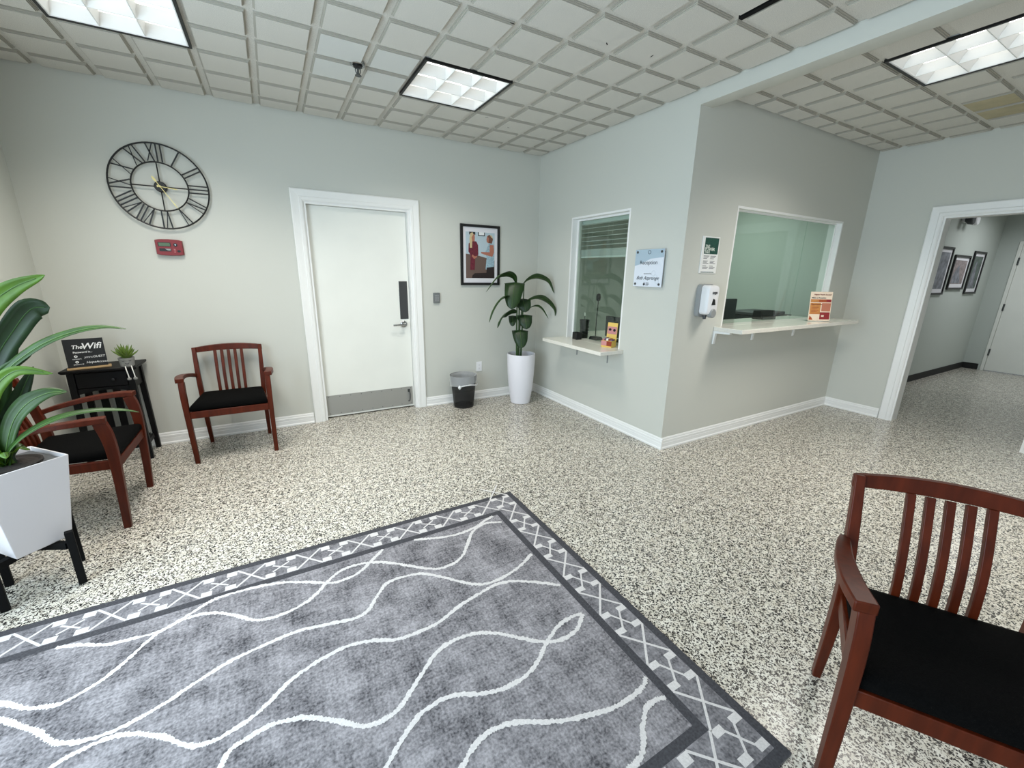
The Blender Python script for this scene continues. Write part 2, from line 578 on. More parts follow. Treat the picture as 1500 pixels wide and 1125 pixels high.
L1 = (gx(11), gx(9), gy(6), gy(2))          # long troffer over the clock side
L2 = (gx(5), gx(3), gy(4), gy(2))           # square troffer
RX, RYO = 0.565, -2.842
L3 = (RX, RX + 2 * CELL, RYO - 4 * CELL, RYO)   # long troffer right of the beam
b = B()
ceiling_grid(b, XW, 0.0, YS, 0.0, OX, OYC, [L1, L2], [((gx(7), gx(5), gy(4), gy(2)), 2)])
ceiling_grid(b, 0.0, XH, YS, YW, RX, RYO, [L3], [((RX + 4 * CELL, RX + 6 * CELL, RYO - CELL * 1, RYO), 3)])
b.s = 0
b.box(0.12, XH, YW + 0.12, 1.2, H, H + 0.02)
b.box(XH + 0.12, HX, -4.0, HY, H, H + 0.02)
b.s = 4
# black strip for the darkness of an open gap along one tile edge
b.box(-0.575, -0.548, -2.95, -2.66, H - 0.002, H + 0.012)
# scuffs and specks on the tiles
for (x, y, a) in SPECKS:
    ca, sa = math.cos(a), math.sin(a)
    f = [(x + u * ca - v * sa, y + u * sa + v * ca, H - 0.0006) for u, v in ((-0.016, -0.002), (0.010, -0.004), (0.018, 0.002), (-0.006, 0.004))]
    b.face(f[::-1])
ce = b.build('ceiling', ['tile', 'tile_step_shade', 'tile_white', 'tile_stain', 'black_matte'], smooth=False, recalc=False)
struct(ce)
b = B(); b.box(-4.42, 7.75, -5.55, 1.35, H + 0.16, H + 0.22)
struct(b.build('ceiling_deck', 'tile'))

# dropped header in line with the partition
b = B()
b.prism([(0, YW, H + 0.017), (0, YW, 2.604), (0.12, YW, 2.604), (0.39, YW, H + 0.017)], (0, YS - YW, 0))
struct(b.build('trim_1', 'wall'))


# ------------------------------------------------------------------ baseboards
def baseboard(name, p0, p1, n, m='trim', h=0.10):
    """moulded profile swept from p0 to p1; n = direction into the room"""
    p0, p1, n = V(p0), V(p1), V(n)
    prof = [(0, 0), (0.020, 0), (0.020, 0.012), (0.013, 0.020), (0.013, 0.050), (0.010, 0.053), (0.013, 0.056), (0.013, 0.074), (0.009, 0.080), (0.009, 0.090), (0.004, h), (0, h)]
    b = B()
    b.rings([[p + n * d + V((0, 0, z)) for d, z in prof] for p in (p0, p1)])
    return struct(b.build(name, m, smooth=False))


baseboard('baseboard_north', (XW, 0, 0), (-2.54, 0, 0), (0, -1, 0))
baseboard('baseboard_north_east', (-1.41, 0, 0), (0, 0, 0), (0, -1, 0))
baseboard('baseboard_partition', (0, 0, 0), (0, YW - 0.020, 0), (-1, 0, 0))
baseboard('baseboard_office', (0.0, YW, 0), (XH, YW, 0), (0, -1, 0))
baseboard('baseboard_east', (XH, YW, 0), (XH, -2.552, 0), (-1, 0, 0))
baseboard('baseboard_east_front', (XH, -3.68, 0), (XH, YS, 0), (-1, 0, 0))
baseboard('baseboard_west', (XW, 0, 0), (XW, YS, 0), (1, 0, 0))


def plainboard(name, x0, x1, y0, y1):
    b = B(); b.box(x0, x1, y0, y1, 0, 0.10)
    return struct(b.build(name, 'black_rubber', bevel=0.002))


plainboard('baseboard_hall_north', XH + 0.12, HX, HY - 0.008, HY)
plainboard('baseboard_hall_east', HX - 0.008, HX, HD1 + 0.03, HY - 0.008)

# ------------------------------------------------------------------ door_1 in the north wall
d1 = sroot('door_1', ((DX0 + DX1) / 2, 0, 0))
hw = (DX1 - DX0) / 2
b = B(); b.box(-hw + 0.022, hw - 0.022, 0.055, 0.100, 0.012, DZ - 0.022)
leaf_o = b.build('door_leaf', 'door_white', d1, bevel=0.002)
b = B()
b.box(-hw, -hw + 0.02, 0.0, 0.14, 0, DZ); b.box(hw - 0.02, hw, 0.0, 0.14, 0, DZ); b.box(-hw + 0.02, hw - 0.02, 0.0, 0.14, DZ - 0.02, DZ)
b.box(-hw + 0.02, -hw + 0.032, 0.101, 0.14, 0, DZ - 0.02); b.box(hw - 0.032, hw - 0.02, 0.101, 0.14, 0, DZ - 0.02)
b.build('door_jamb', 'trim', d1)


def casing(b, x0, x1, z1, wd=0.096):
    """three-sided moulded casing round an opening, on plane y = 0"""
    prof = [(0, 0), (0, -0.012), (0.010, -0.018), (0.030, -0.020), (0.036, -0.016), (0.070, -0.020), (wd - 0.008, -0.022), (wd, -0.016), (wd, 0)]
    rr = []
    for (cx, cz, sx, sz) in ((x0, 0, -1, 0), (x0, z1, -1, 1), (x1, z1, 1, 1), (x1, 0, 1, 0)):
        rr.append([V((cx + sx * d, y, cz + sz * d)) for d, y in prof])
    b.rings(rr)


b = B(); casing(b, -hw - 0.0, hw + 0.0, DZ)
b.build('door_casing', 'trim_grain', d1, smooth=False)
b = B(); b.box(-hw + 0.03, hw - 0.035, 0.051, 0.0548, 0.03, 0.233)
kp = b.build('kick_plate', 'steel', d1)
b = B()
for i in range(9):
    for z in (0.045, 0.218):
        x = -hw + 0.05 + i * (2 * hw - 0.105) / 8
        b.rings([[(x + 0.004 * math.cos(a * PI / 4), y, z + 0.004 * math.sin(a * PI / 4)) for a in range(8)] for y in (0.0508, 0.0492)])
b.build('screws', 'steel_dark', kp)
b = B()
b.tube(smoothpath([(hw - 0.075, 0.050, 0.195), (hw - 0.075, 0.030, 0.19), (hw - 0.070, 0.026, 0.15), (hw - 0.076, 0.028, 0.085), (hw - 0.092, 0.034, 0.078)], 5), 0.006, 8)
b.box(hw - 0.088, hw - 0.062, 0.046, 0.051, 0.175, 0.205)
b.build('door_stop', 'steel_dark', d1)
b = B(); b.box(hw - 0.125, hw - 0.040, 0.050, 0.0545, 0.965, 1.345)
b.build('push_plate', 'steel_dark', d1, bevel=0.003)
b = B()
c = V((hw - 0.095, 0.055, 0.912))
b.rings([[c + V((r * math.cos(2 * PI * k / 24), y, r * math.sin(2 * PI * k / 24))) for k in range(24)] for r, y in ((0.036, 0), (0.036, -0.008), (0.026, -0.016), (0.014, -0.018), (0.013, -0.05), (0.016, -0.052), (0.016, -0.068), (0.010, -0.072))])
b.build('rose', 'chrome', d1)
b = B(); b.tube(smoothpath([c + V((0.0, -0.060, 0)), c + V((-0.03, -0.062, 0.001)), c + V((-0.075, -0.060, -0.002)), c + V((-0.118, -0.052, -0.004))], 4), [0.012] * 5 + [0.0095] * 8, 10)
b.build('lever_handle', 'chrome', d1)

# casing of the hall opening
o1 = sroot('door_2', (XH, (OY0 + OY1) / 2, 0), -PI / 2)
hw2 = (OY1 - OY0) / 2
b = B(); casing(b, -hw2, hw2, OZ); b.build('door_casing', 'trim', o1, smooth=False)
b = B()
b.box(-hw2 - 0.001, -hw2 + 0.016, -0.002, 0.13, 0, OZ); b.box(hw2 - 0.016, hw2 + 0.001, -0.002, 0.13, 0, OZ); b.box(-hw2 + 0.016, hw2 - 0.016, -0.002, 0.13, OZ - 0.016, OZ + 0.001)
b.build('door_jamb', 'trim', o1)

# far hall door
d3 = sroot('door_3', (HX, (HD0 + HD1) / 2, 0), -PI / 2)
hw3 = (HD1 - HD0) / 2
b = B(); b.box(-hw3 + 0.045, hw3 - 0.045, -0.004, 0.04, 0.012, 2.01); dl = b.build('door_leaf', 'door_white', d3, bevel=0.002)
b = B()
b.box(-hw3, -hw3 + 0.042, -0.014, 0.1, 0, 2.05); b.box(hw3 - 0.042, hw3, -0.014, 0.1, 0, 2.05); b.box(-hw3 + 0.042, hw3 - 0.042, -0.014, 0.1, 2.012, 2.05)
b.build('door_frame', 'door_white', d3, bevel=0.003)
for z in (0.31, 1.04, 1.75):
    b = B(); b.tube([(-hw3 + 0.044, -0.012, z - 0.055), (-hw3 + 0.044, -0.012, z + 0.055)], 0.011, 10)
    b.build('hinge', 'steel_dark', d3)

# ------------------------------------------------------------------ windows
w1 = sroot('window_1', (0, (RY0 + RY1) / 2, 0), -PI / 2)
hx = (RY1 - RY0) / 2
b = B()
for (x0, x1, z0, z1) in ((-hx, -hx + 0.018, RZ0, RZ1), (hx - 0.018, hx, RZ0, RZ1), (-hx + 0.018, hx - 0.018, RZ1 - 0.018, RZ1)):
    b.box(x0, x1, 0.0, 0.12, z0, z1)
for (x0, x1, z0, z1) in ((-hx + 0.018, -hx + 0.034, 0.775, RZ1 - 0.018), (hx - 0.034, hx - 0.018, 0.775, RZ1 - 0.018), (-hx + 0.034, hx - 0.034, RZ1 - 0.034, RZ1 - 0.018)):
    b.box(x0, x1, 0.066, 0.094, z0, z1)
b.build('window_frame', 'trim', w1)
b = B(); b.box(-hx + 0.034, hx - 0.034, 0.077, 0.083, 0.79, RZ1 - 0.034)
b.build('pane', 'glass_grey', w1)

w2 = sroot('window_2', ((WX0 + WX1) / 2, YW, 0))
hx2 = (WX1 - WX0) / 2
b = B()
b.box(hx2 - 0.018, hx2, 0, 0.12, 1.03, WZ1); b.box(-hx2, -hx2 + 0.018, 0.0, 0.12, 1.03, WZ1); b.box(-hx2 + 0.018, hx2 - 0.018, 0.0, 0.12, WZ1 - 0.018, WZ1)
for (x0, x1, z0, z1) in ((-hx2 + 0.018, -hx2 + 0.030, 1.03, WZ1 - 0.018), (hx2 - 0.030, hx2 - 0.018, 1.03, WZ1 - 0.018), (-hx2 + 0.030, hx2 - 0.030, WZ1 - 0.030, WZ1 - 0.018)):
    b.box(x0, x1, 0.048, 0.072, z0, z1)
b.build('window_frame', 'trim', w2)
b = B(); b.box(-hx2 + 0.030, 0.32, 0.057, 0.063, 1.042, WZ1 - 0.030)
b.build('pane', 'glass_green', w2)
b = B(); b.box(0.323, hx2 - 0.030, 0.057, 0.063, 1.042, WZ1 - 0.030)
b.build('pane', 'glass_green', w2)

# ------------------------------------------------------------------ counter shelves
t = thing('counter_shelf', 'short white quartz shelf under the narrow reception window with blinds', 'shelf', (0, (RY0 + RY1) / 2, 0.775), -PI / 2)
b = B(); b.box(-0.465, 0.465, -0.275, -0.001, -0.034, 0); b.box(-hx + 0.019, hx - 0.019, -0.001, 0.34, -0.034, 0)
b.build('shelf_top', 'quartz', t, bevel=0.003)
for x in (-0.20, 0.27):
    b = B(); b.box(x - 0.0025, x + 0.0025, -0.20, -0.001, -0.046, -0.035); b.box(x - 0.0025, x + 0.0025, -0.012, -0.001, -0.16, -0.046)
    b.build('bracket', 'grey_plastic', t)

t = thing('counter_shelf', 'long white quartz shelf under the wide green-tinted office window', 'shelf', (1.5, YW, 1.03))
b = B(); b.box(-1.0, 1.02, -0.255, -0.001, -0.035, 0); b.box(WX0 - 1.5 + 0.019, WX1 - 1.5 - 0.019, -0.001, 0.34, -0.034, 0)
b.build('shelf_top', 'quartz', t, bevel=0.003)
for x in (-0.985, -0.42, 0.28):
    b = B()
    b.prism([(x - 0.013, -0.001, -0.0355), (x - 0.013, -0.15, -0.0355), (x - 0.013, -0.15, -0.05), (x - 0.013, -0.02, -0.055), (x - 0.013, -0.012, -0.15), (x - 0.013, -0.001, -0.15)], (0.026, 0, 0))
    b.build('bracket', 'trim', t)

# ------------------------------------------------------------------ blind behind the narrow window
t = thing('window_blind', 'half-raised white horizontal blind hanging inside the reception window', 'blind', (0.16, (RY0 + RY1) / 2, 1.985), -PI / 2)
b = B(); b.box(-0.42, 0.42, -0.03, 0.03, -0.048, 0.012); b.build('headrail', 'blind', t, bevel=0.003)
b = B()
for k in range(6):
    z = -0.085 - k * 0.042
    b.prism([(-0.41, -0.025, z - 0.004), (-0.41, 0.025, z + 0.004), (-0.41, 0.025, z + 0.007), (-0.41, -0.025, z - 0.001)], (0.82, 0, 0))
b.build('slats', 'blind', t)
b = B()
for k in range(9):
    z = -0.302 - k * 0.0062
    b.box(-0.41, 0.41, -0.025, 0.025, z - 0.0042, z)
b.box(-0.41, 0.41, -0.026, 0.026, -0.376, -0.358)
b.build('stacked_slats', 'blind', t)
for x in (-0.30, 0.0, 0.30):
    b = B()
    b.tube([(x, -0.027, -0.048), (x, -0.027, -0.36), (x, 0.027, -0.361), (x, 0.027, -0.048)], 0.0012, 5)
    b.build('ladder_cord', 'cord', t)

# ------------------------------------------------------------------ ceiling lights


def troffer(rect, label, nrow):
    x0, x1, y0, y1 = rect
    t = thing('ceiling_light', label, 'ceiling light', ((x0 + x1) / 2, (y0 + y1) / 2, H), 0, 'recessed troffers with white louvers')
    hx, hy = (x1 - x0) / 2, (y1 - y0) / 2
    b = B()
    for d0, d1, z0, z1 in ((0.0, 0.014, -0.002, 0.014),):
        b.box(-hx + d0, hx - d0, -hy + d0, -hy + d1, z0, z1); b.box(-hx + d0, hx - d0, hy - d1, hy - d0, z0, z1)
        b.box(-hx + d0, -hx + d1, -hy + d1, hy - d1, z0, z1); b.box(hx - d1, hx - d0, -hy + d1, hy - d1, z0, z1)
    b.build('frame', 'black', t)
    b = B(); d = 0.014
    for (xa, xb, ya, yb) in ((-hx + d, hx - d, -hy + d, -hy + d + 0.004), (-hx + d, hx - d, hy - d - 0.004, hy - d), (-hx + d, -hx + d + 0.004, -hy + d + 0.004, hy - d - 0.004), (hx - d - 0.004, hx - d, -hy + d + 0.004, hy - d - 0.004)):
        b.box(xa, xb, ya, yb, 0.002, 0.11)
    b.box(-hx + d, hx - d, -hy + d, hy - d, 0.111, 0.115)
    b.build('housing', 'pan', t)
    b = B(); e = 0.022
    b.box(-hx + e, hx - e, -hy + e, hy - e, 0.098, 0.104)
    b.build('lamp_panel', 'lamp', t)
    b = B()
    nx = 3
    wx = 2 * (hx - 0.018) / nx; wy = 2 * (hy - 0.018) / nrow
    for i in range(nx + 1):
        x = -hx + 0.018 + wx * i
        ya, yb = -hy + 0.019, hy - 0.019
        b.prism([(x - 0.0022, ya, 0.003), (x + 0.0022, ya, 0.003), (x + 0.006, ya, 0.030), (x + 0.016, ya, 0.060), (x - 0.016, ya, 0.060), (x - 0.006, ya, 0.030)], (0, yb - ya, 0))
    for j in range(nrow + 1):
        y = -hy + 0.018 + wy * j
        b.prism([(-hx + 0.019, y - 0.0022, 0.0035), (-hx + 0.019, y + 0.0022, 0.0035), (-hx + 0.019, y + 0.012, 0.030), (-hx + 0.019, y + 0.034, 0.060), (-hx + 0.019, y - 0.034, 0.060), (-hx + 0.019, y - 0.012, 0.030)], (2 * hx - 0.038, 0, 0))
    b.build('louver', 'louver', t)
    la = area('lamp_light', (0, 0, -0.004), (0, 0, 0), 2 * hx - 0.04, 2 * hy - 0.04, TROFFER * 4 * hx * hy, (1.0, 0.955, 0.885), math.radians(132))
    la.parent = t
    return t


troffer(L1, 'long recessed ceiling light at the top left above the clock', 6)
troffer(L2, 'square recessed ceiling light in the middle, right of the sprinkler head', 3)
troffer(L3, 'long recessed ceiling light at the far right beyond the dropped beam', 6)

# added area lights, out of view, to brighten the office and the hall
area('office_fill', (1.7, -0.9, H - 0.03), (0, 0, 0), 1.2, 0.6, OFFICE, (0.92, 1.0, 0.95), 2.4)
area('hall_fill', (6.1, -3.0, H - 0.03), (0, 0, 0), 1.2, 0.6, HALL, (0.93, 0.97, 1.0), 2.6)

# ------------------------------------------------------------------ sprinkler head
t = thing('sprinkler_head', 'small chrome fire sprinkler head in the whiter ceiling tile', 'sprinkler', (-2.125, -1.135, H))
b = B(); b.lathe([(0.045, 0.013), (0.045, -0.001), (0.040, -0.004), (0.030, -0.002), (0.028, 0.006), (0.012, 0.006)], seg=24); b.build('escutcheon', 'chrome', t)
b = B(); b.lathe([(0.027, 0.008), (0.027, -0.012), (0.012, -0.016)], seg=16); b.build('cup', 'black', t)
b = B()
b.tube([(0, 0, -0.014), (0, 0, -0.055)], 0.006, 8)
for s in (-1, 1): b.tube(smoothpath([(s * 0.010, 0, -0.012), (s * 0.016, 0, -0.03), (s * 0.005, 0, -0.053)], 4), 0.003, 6)
b.build('frame_arms', 'steel_dark', t)
b = B(); b.lathe([(0.004, -0.055), (0.020, -0.056), (0.020, -0.059), (0.004, -0.060)], seg=16); b.build('deflector', 'steel_dark', t)

# ------------------------------------------------------------------ wall clock
t = thing('wall_clock', 'large open black metal wall clock with Roman numerals and gold hands', 'clock', (-3.392, -0.030, 2.024))
RO, RI = 0.294, 0.168


def circ(r, y, n=64): return [(r * math.cos(2 * PI * k / n), y, r * math.sin(2 * PI * k / n)) for k in range(n)]


b = B(); b.tube(circ(RO, 0), 0.0056, 8, True); b.build('outer_ring', 'black', t)
b = B(); b.tube(circ(RI, 0), 0.0050, 8, True); b.build('inner_ring', 'black', t)
b = B()
for k in range(4):
    a = k * PI / 2
    b.tube([(0.03 * math.sin(a), 0, 0.03 * math.cos(a)), (RI * math.sin(a), 0, RI * math.cos(a))], 0.0044, 6)
b.build('spokes', 'black', t)
b = B(); b.rings([[(0.037 * s * math.cos(2 * PI * k / 28), y, 0.037 * s * math.sin(2 * PI * k / 28)) for k in range(28)] for s, y in ((0.9, 0.029), (1, 0.027), (1, -0.010), (0.9, -0.013))]); b.build('hub', 'black', t)
for h, s in enumerate(['XII', 'I', 'II', 'III', 'IV', 'V', 'VI', 'VII', 'VIII', 'IX', 'X', 'XI']):
    a = h * PI / 6
    rd = V((math.sin(a), 0, math.cos(a))); tg = V((math.cos(a), 0, -math.sin(a)))
    wd = {'I': 0.026, 'V': 0.046, 'X': 0.052}
    tot = sum(wd[c] for c in s); x = -tot / 2
    b = B()
    r0, r1 = RI + 0.002, RO - 0.002

    def bar(u0, ra, u1, rb, th):
        b.sweep([rd * ra + tg * u0, rd * rb + tg * u1], (th, 0.004), tg)
    for c in s:
        q = wd[c]
        if c == 'I': bar(x + q / 2, r0, x + q / 2, r1, 0.0092)
        elif c == 'V':
            bar(x + q / 2, r0, x + 0.006, r1, 0.0092); bar(x + q / 2, r0, x + q - 0.006, r1, 0.0062)
        else:
            bar(x + q - 0.006, r0, x + 0.006, r1, 0.0092); bar(x + 0.006, r0, x + q - 0.006, r1, 0.0062)
        x += q
    b.build('numeral', 'black', t)


def hand(name, ang, ln, tail, wd, y):
    a = math.radians(ang); rd = V((math.sin(a), 0, math.cos(a))); tg = V((math.cos(a), 0, -math.sin(a)))
    b = B()
    pts = [(-tail, 0.001), (-tail * 0.85, wd), (-tail * 0.55, wd * 0.9), (-tail * 0.4, 0.0022), (ln * 0.72, 0.0026), (ln * 0.8, wd * 0.55), (ln, 0.0006)]
    poly = [rd * r + tg * q for r, q in pts] + [rd * r - tg * q for r, q in reversed(pts)]
    b.prism([p + V((0, y, 0)) for p in poly], (0, 0.002, 0))
    b.build(name, 'gold', t)


hand('minute_hand', 150, 0.172, 0.078, 0.008, -0.020)
hand('hour_hand', 97, 0.105, 0.02, 0.008, -0.017)
b = B(); b.rings([[(0.007 * math.cos(2 * PI * k / 12), y, 0.007 * math.sin(2 * PI * k / 12)) for k in range(12)] for y in (-0.012, -0.024)]); b.build('hand_pin', 'gold', t)

# ------------------------------------------------------------------ red alarm panel
t = thing('alarm_panel', 'small red fire alarm annunciator panel below the black wall clock', 'alarm panel', (-3.408, -0.001, 1.592))
b = B()
prof = [(-0.084, -0.052), (-0.06, -0.058), (0, -0.061), (0.06, -0.058), (0.084, -0.052), (0.084, 0.052), (0.06, 0.058), (0, 0.061), (-0.06, 0.058), (-0.084, 0.052)]
b.rings([[(x * s, y, z * s) for x, z in prof] for s, y in ((1, 0), (1, -0.024), (0.95, -0.032))])
b.build('case', 'red_box', t)
b = B(); b.rect(-0.066, 0.012, 0.006, 0.036, -0.0335, 0.0015); b.build('bezel', 'black', t)
b = B(); b.rect(-0.061, 0.007, 0.010, 0.032, -0.0345, 0.001); b.build('display', 'lcd', t)
b = B(); b.rect(-0.062, 0.010, -0.030, -0.008, -0.0335, 0.0015); b.s = 1; b.xz([(-0.028, -0.010), (0.008, -0.010), (0.004, -0.024), (-0.012, -0.022)], -0.034, 0.0005); b.build('label_plate', ['black', 'grey_plastic'], t)
b = B(); b.disc(0.040, 0.020, 0.013, 0.013, -0.034, 0.002); b.s = 1; b.disc(0.040, 0.020, 0.005, 0.005, -0.037, 0.003, 12); b.build('key_switch', ['black', 'chrome'], t)
b = B()
for k in range(3): b.rect(0.026, 0.036, -0.014 - k * 0.010, -0.011 - k * 0.010, -0.0335, 0.0015)
b.build('indicator_lights', 'candy_pink', t)
b = B(); b.disc(0.056, -0.026, 0.011, 0.009, -0.0335, 0.0015); b.build('sounder', 'black', t)

# ------------------------------------------------------------------ framed photograph by the plant
t = thing('framed_picture', 'black framed colour photo of two women talking, between door and corner plant', 'picture', (-0.745, -0.001, 1.622))


def frame(t, hx, hz, fw, dep=0.02):
    b = B()
    rr = []
    for sx, sz in ((-1, -1), (1, -1), (1, 1), (-1, 1)):
        rr.append([V((sx * (hx - d), y, sz * (hz - d))) for d, y in ((0, 0), (0, -dep), (fw, -dep), (fw, -0.006))])
    b.rings(rr, closed=True)
    b.build('frame', 'black', t, smooth=False)


frame(t, 0.232, 0.312, 0.026)
b = B(); b.rect(-0.207, 0.207, -0.287, 0.287, -0.008, 0.007); b.build('mat_board', 'mat_board', t)
b = B(); y = -0.0086
mt = ['sky_blue', 'cabinet_brown', 'photo_dark', 'dress_red', 'dress_blue', 'skin', 'hair_blond', 'hair_brown', 'paper', 'ink']
X0, X1, Z0, Z1 = -0.172, 0.172, -0.238, 0.238


def q(u, v): return (X0 + (X1 - X0) * u, Z0 + (Z1 - Z0) * v)


def poly(k, pts, lay):
    b.s = k; b.xz([q(*p) for p in pts], y - 0.0002 * lay, 0.0002)


poly(0, [(0, 0), (1, 0), (1, 1), (0, 1)], 0)
poly(1, [(0, 0), (1, 0), (1, .40), (.65, .46), (.42, .50), (0, .53)], 1)
poly(2, [(.20, 0), (1, 0), (1, .13), (.30, .11), (.22, .06)], 2)
poly(9, [(.42, .92), (.66, .92), (.66, 1), (.42, 1)], 1); poly(8, [(.45, .94), (.63, .94), (.63, 1), (.45, 1)], 2)
poly(9, [(.12, .94), (.33, .94), (.33, 1), (.12, 1)], 1)
poly(3, [(.14, .18), (.30, .18), (.32, .44), (.43, .52), (.42, .72), (.36, .80), (.22, .81), (.10, .75), (.09, .58), (.16, .50)], 3)
poly(5, [(.20, .80), (.30, .80), (.31, .88), (.30, .95), (.21, .95), (.18, .88)], 4)
poly(6, [(.14, .66), (.21, .66), (.22, .80), (.20, .88), (.26, .95), (.24, .99), (.16, .97), (.13, .86)], 5)
poly(5, [(.20, .48), (.28, .42), (.38, .46), (.38, .49), (.30, .48), (.22, .52)], 5)
poly(4, [(.68, .20), (.98, .18), (.99, .72), (.94, .77), (.80, .77), (.70, .62), (.66, .56), (.72, .48)], 3)
poly(2, [(.70, .04), (.98, .04), (.98, .26), (.72, .24)], 4)
poly(5, [(.83, .74), (.96, .74), (.98, .58), (.92, .48), (.66, .52), (.52, .55), (.52, .58), (.68, .58), (.82, .58)], 5)
poly(5, [(.72, .80), (.80, .77), (.84, .84), (.80, .93), (.73, .92), (.71, .86)], 5)
poly(7, [(.78, .78), (.90, .77), (.94, .86), (.90, .94), (.82, .96), (.74, .93), (.80, .88)], 6)
poly(6, [(.82, .96), (.90, .94), (.94, .88), (.88, .90)], 7)
b.build('photo', mt, t)

# ------------------------------------------------------------------ switch plate and outlet
t = thing('keypad', 'small steel keypad on the wall right of the white door', 'keypad', (-1.257, -0.001, 1.178))
b = B(); b.box(-0.035, 0.035, -0.020, 0, -0.054, 0.054); b.build('case', 'keypad_grey', t, bevel=0.004)
b = B()
for i in range(3):
    for j in range(4): b.box(-0.022 + i * 0.016, -0.012 + i * 0.016, -0.0225, -0.0201, -0.034 + j * 0.018, -0.022 + j * 0.018)
b.build('keys', 'grey_plastic', t)
t = thing('outlet', 'white wall outlet above the baseboard by the trash can', 'outlet', (-0.764, -0.001, 0.39))
b = B(); b.box(-0.035, 0.035, -0.006, 0, -0.057, 0.057); b.build('cover_plate', 'white_plastic', t, bevel=0.002)
b = B()
for z in (-0.02, 0.02):
    b.s = 0; b.disc(0, z, 0.016, 0.014, -0.0072, 0.0015)
    b.s = 1
    b.rect(-0.007, -0.005, z - 0.003, z + 0.005, -0.0078); b.rect(0.005, 0.007, z - 0.003, z + 0.005, -0.0078); b.disc(0, z - 0.008, 0.002, 0.002, -0.0078, n=8)
b.build('sockets', ['white_plastic', 'ink'], t)

# ------------------------------------------------------------------ armchairs


def side_chair(label, loc, rz):
    t = thing('armchair', label, 'chair', loc, rz, 'mahogany armchairs with black seats')
    for s in (-1, 1):
        # front leg, slightly swept, rises to carry the arm
        b = B()
        pth = smoothpath([(s * 0.262, -0.222, 0.0), (s * 0.265, -0.232, 0.22), (s * 0.268, -0.238, 0.44), (s * 0.270, -0.232, 0.56), (s * 0.271, -0.215, 0.640)], 4)
        n = len(pth)
        b.sweep(pth, [(0.030 + 0.006 * min(1, i / (n * 0.6)), 0.034 + 0.020 * min(1, i / (n * 0.75))) for i in range(n)], (1, 0, 0))
        b.build('leg', 'wood', t, bevel=0.003)
        # rear leg and back stile in one curve
        b = B()
        pth = smoothpath([(s * 0.214, 0.222, 0.0), (s * 0.216, 0.185, 0.22), (s * 0.218, 0.170, 0.43), (s * 0.224, 0.190, 0.60), (s * 0.230, 0.245, 0.815)], 5)
        n = len(pth)
        b.sweep(pth, [(0.026 + 0.008 * math.sin(PI * i / n), 0.030 + 0.016 * math.sin(PI * i / n)) for i in range(n)], (1, 0, 0))
        b.build('back_leg', 'wood', t, bevel=0.003)
        # arm, bowed outward, sloping up to the front
        b = B()
        pth = smoothpath([(s * 0.236, 0.205, 0.592), (s * 0.262, 0.10, 0.622), (s * 0.284, -0.03, 0.646), (s * 0.288, -0.15, 0.655), (s * 0.275, -0.245, 0.655)], 5)
        n = len(pth)
        b.sweep(pth, [(0.030 + 0.022 * min(1, i / (n * 0.7)), 0.026 + 0.006 * i / n) for i in range(n)], (1, 0, 0))
        b.build('armrest', 'wood', t, bevel=0.004)
    # crest rail: bowed backward and crowned
    b = B()
    N = 12; rr = []
    for i in range(N + 1):
        u = -1 + 2 * i / N
        x = u * 0.245; yb = 0.250 + 0.018 * (1 - u * u)
        ztop = 0.812 + 0.022 * (1 - u * u); zb = ztop - (0.040 + 0.010 * (1 - u * u))
        rr.append([V((x, yb - 0.012, ztop)), V((x, yb + 0.012, ztop)), V((x, yb + 0.006, zb)), V((x, yb - 0.018, zb))])
    b.rings(rr); b.build('crest_rail', 'wood', t, bevel=0.003)
    for k in range(5):
        x = -0.092 + 0.046 * k
        b = B()
        pth = smoothpath([(x * 0.97, 0.168, 0.415), (x * 0.98, 0.172, 0.50), (x, 0.196, 0.62), (x * 1.01, 0.252, 0.782)], 4)
        b.sweep(pth, (0.022, 0.020), (1, 0, 0)); b.build('slat', 'wood', t, bevel=0.002)
    # seat frame
    b = B()
    z0, z1 = 0.362, 0.415
    b.hexa([(-0.252, -0.250), (0.252, -0.250), (0.252, -0.226), (-0.252, -0.226)], z0, [(-0.252, -0.250), (0.252, -0.250), (0.252, -0.226), (-0.252, -0.226)], z1)
    b.hexa([(-0.20, 0.150), (0.20, 0.150), (0.20, 0.175), (-0.20, 0.175)], z0, [(-0.20, 0.150), (0.20, 0.150), (0.20, 0.175), (-0.20, 0.175)], z1)
    for s in (-1, 1):
        pl = [(s * 0.262, -0.222), (s * 0.240, -0.222), (s * 0.200, 0.160), (s * 0.222, 0.160)]
        b.hexa(pl, z0, pl, z1)
    b.build('seat_frame', 'wood', t, bevel=0.003)
    # upholstered pad: wide at the front, domed
    b = B()
    rings = []
    for inset, z in ((0.012, 0.4155), (0.0, 0.425), (0.0, 0.445), (0.008, 0.458), (0.030, 0.466), (0.08, 0.471), (0.14, 0.473)):
        ring = []
        cor = [(-0.250 + inset, -0.250 + inset), (0.250 - inset, -0.250 + inset), (0.212 - inset, 0.172 - inset), (-0.212 + inset, 0.172 - inset)]
        for i in range(4):
            p, pn = V(cor[i]).to_3d(), V(cor[(i + 1) % 4]).to_3d()
            for k in range(6): ring.append((*(p.lerp(pn, k / 6)).xy, z))
        rings.append(ring)
    b.rings(rings); b.build('seat_cushion', 'seat_black', t, sharp=60)
    return t


side_chair('mahogany armchair with black seat standing against the wall left of the white door', (-3.135, -0.345, 0), 0)
side_chair('mahogany armchair with black seat behind the white square planter, facing right', (-3.850, -1.110, 0), PI / 2)
side_chair('mahogany armchair with black seat in the near right corner, cut by the frame', (-1.209, -4.068, 0), math.radians(-58.7))

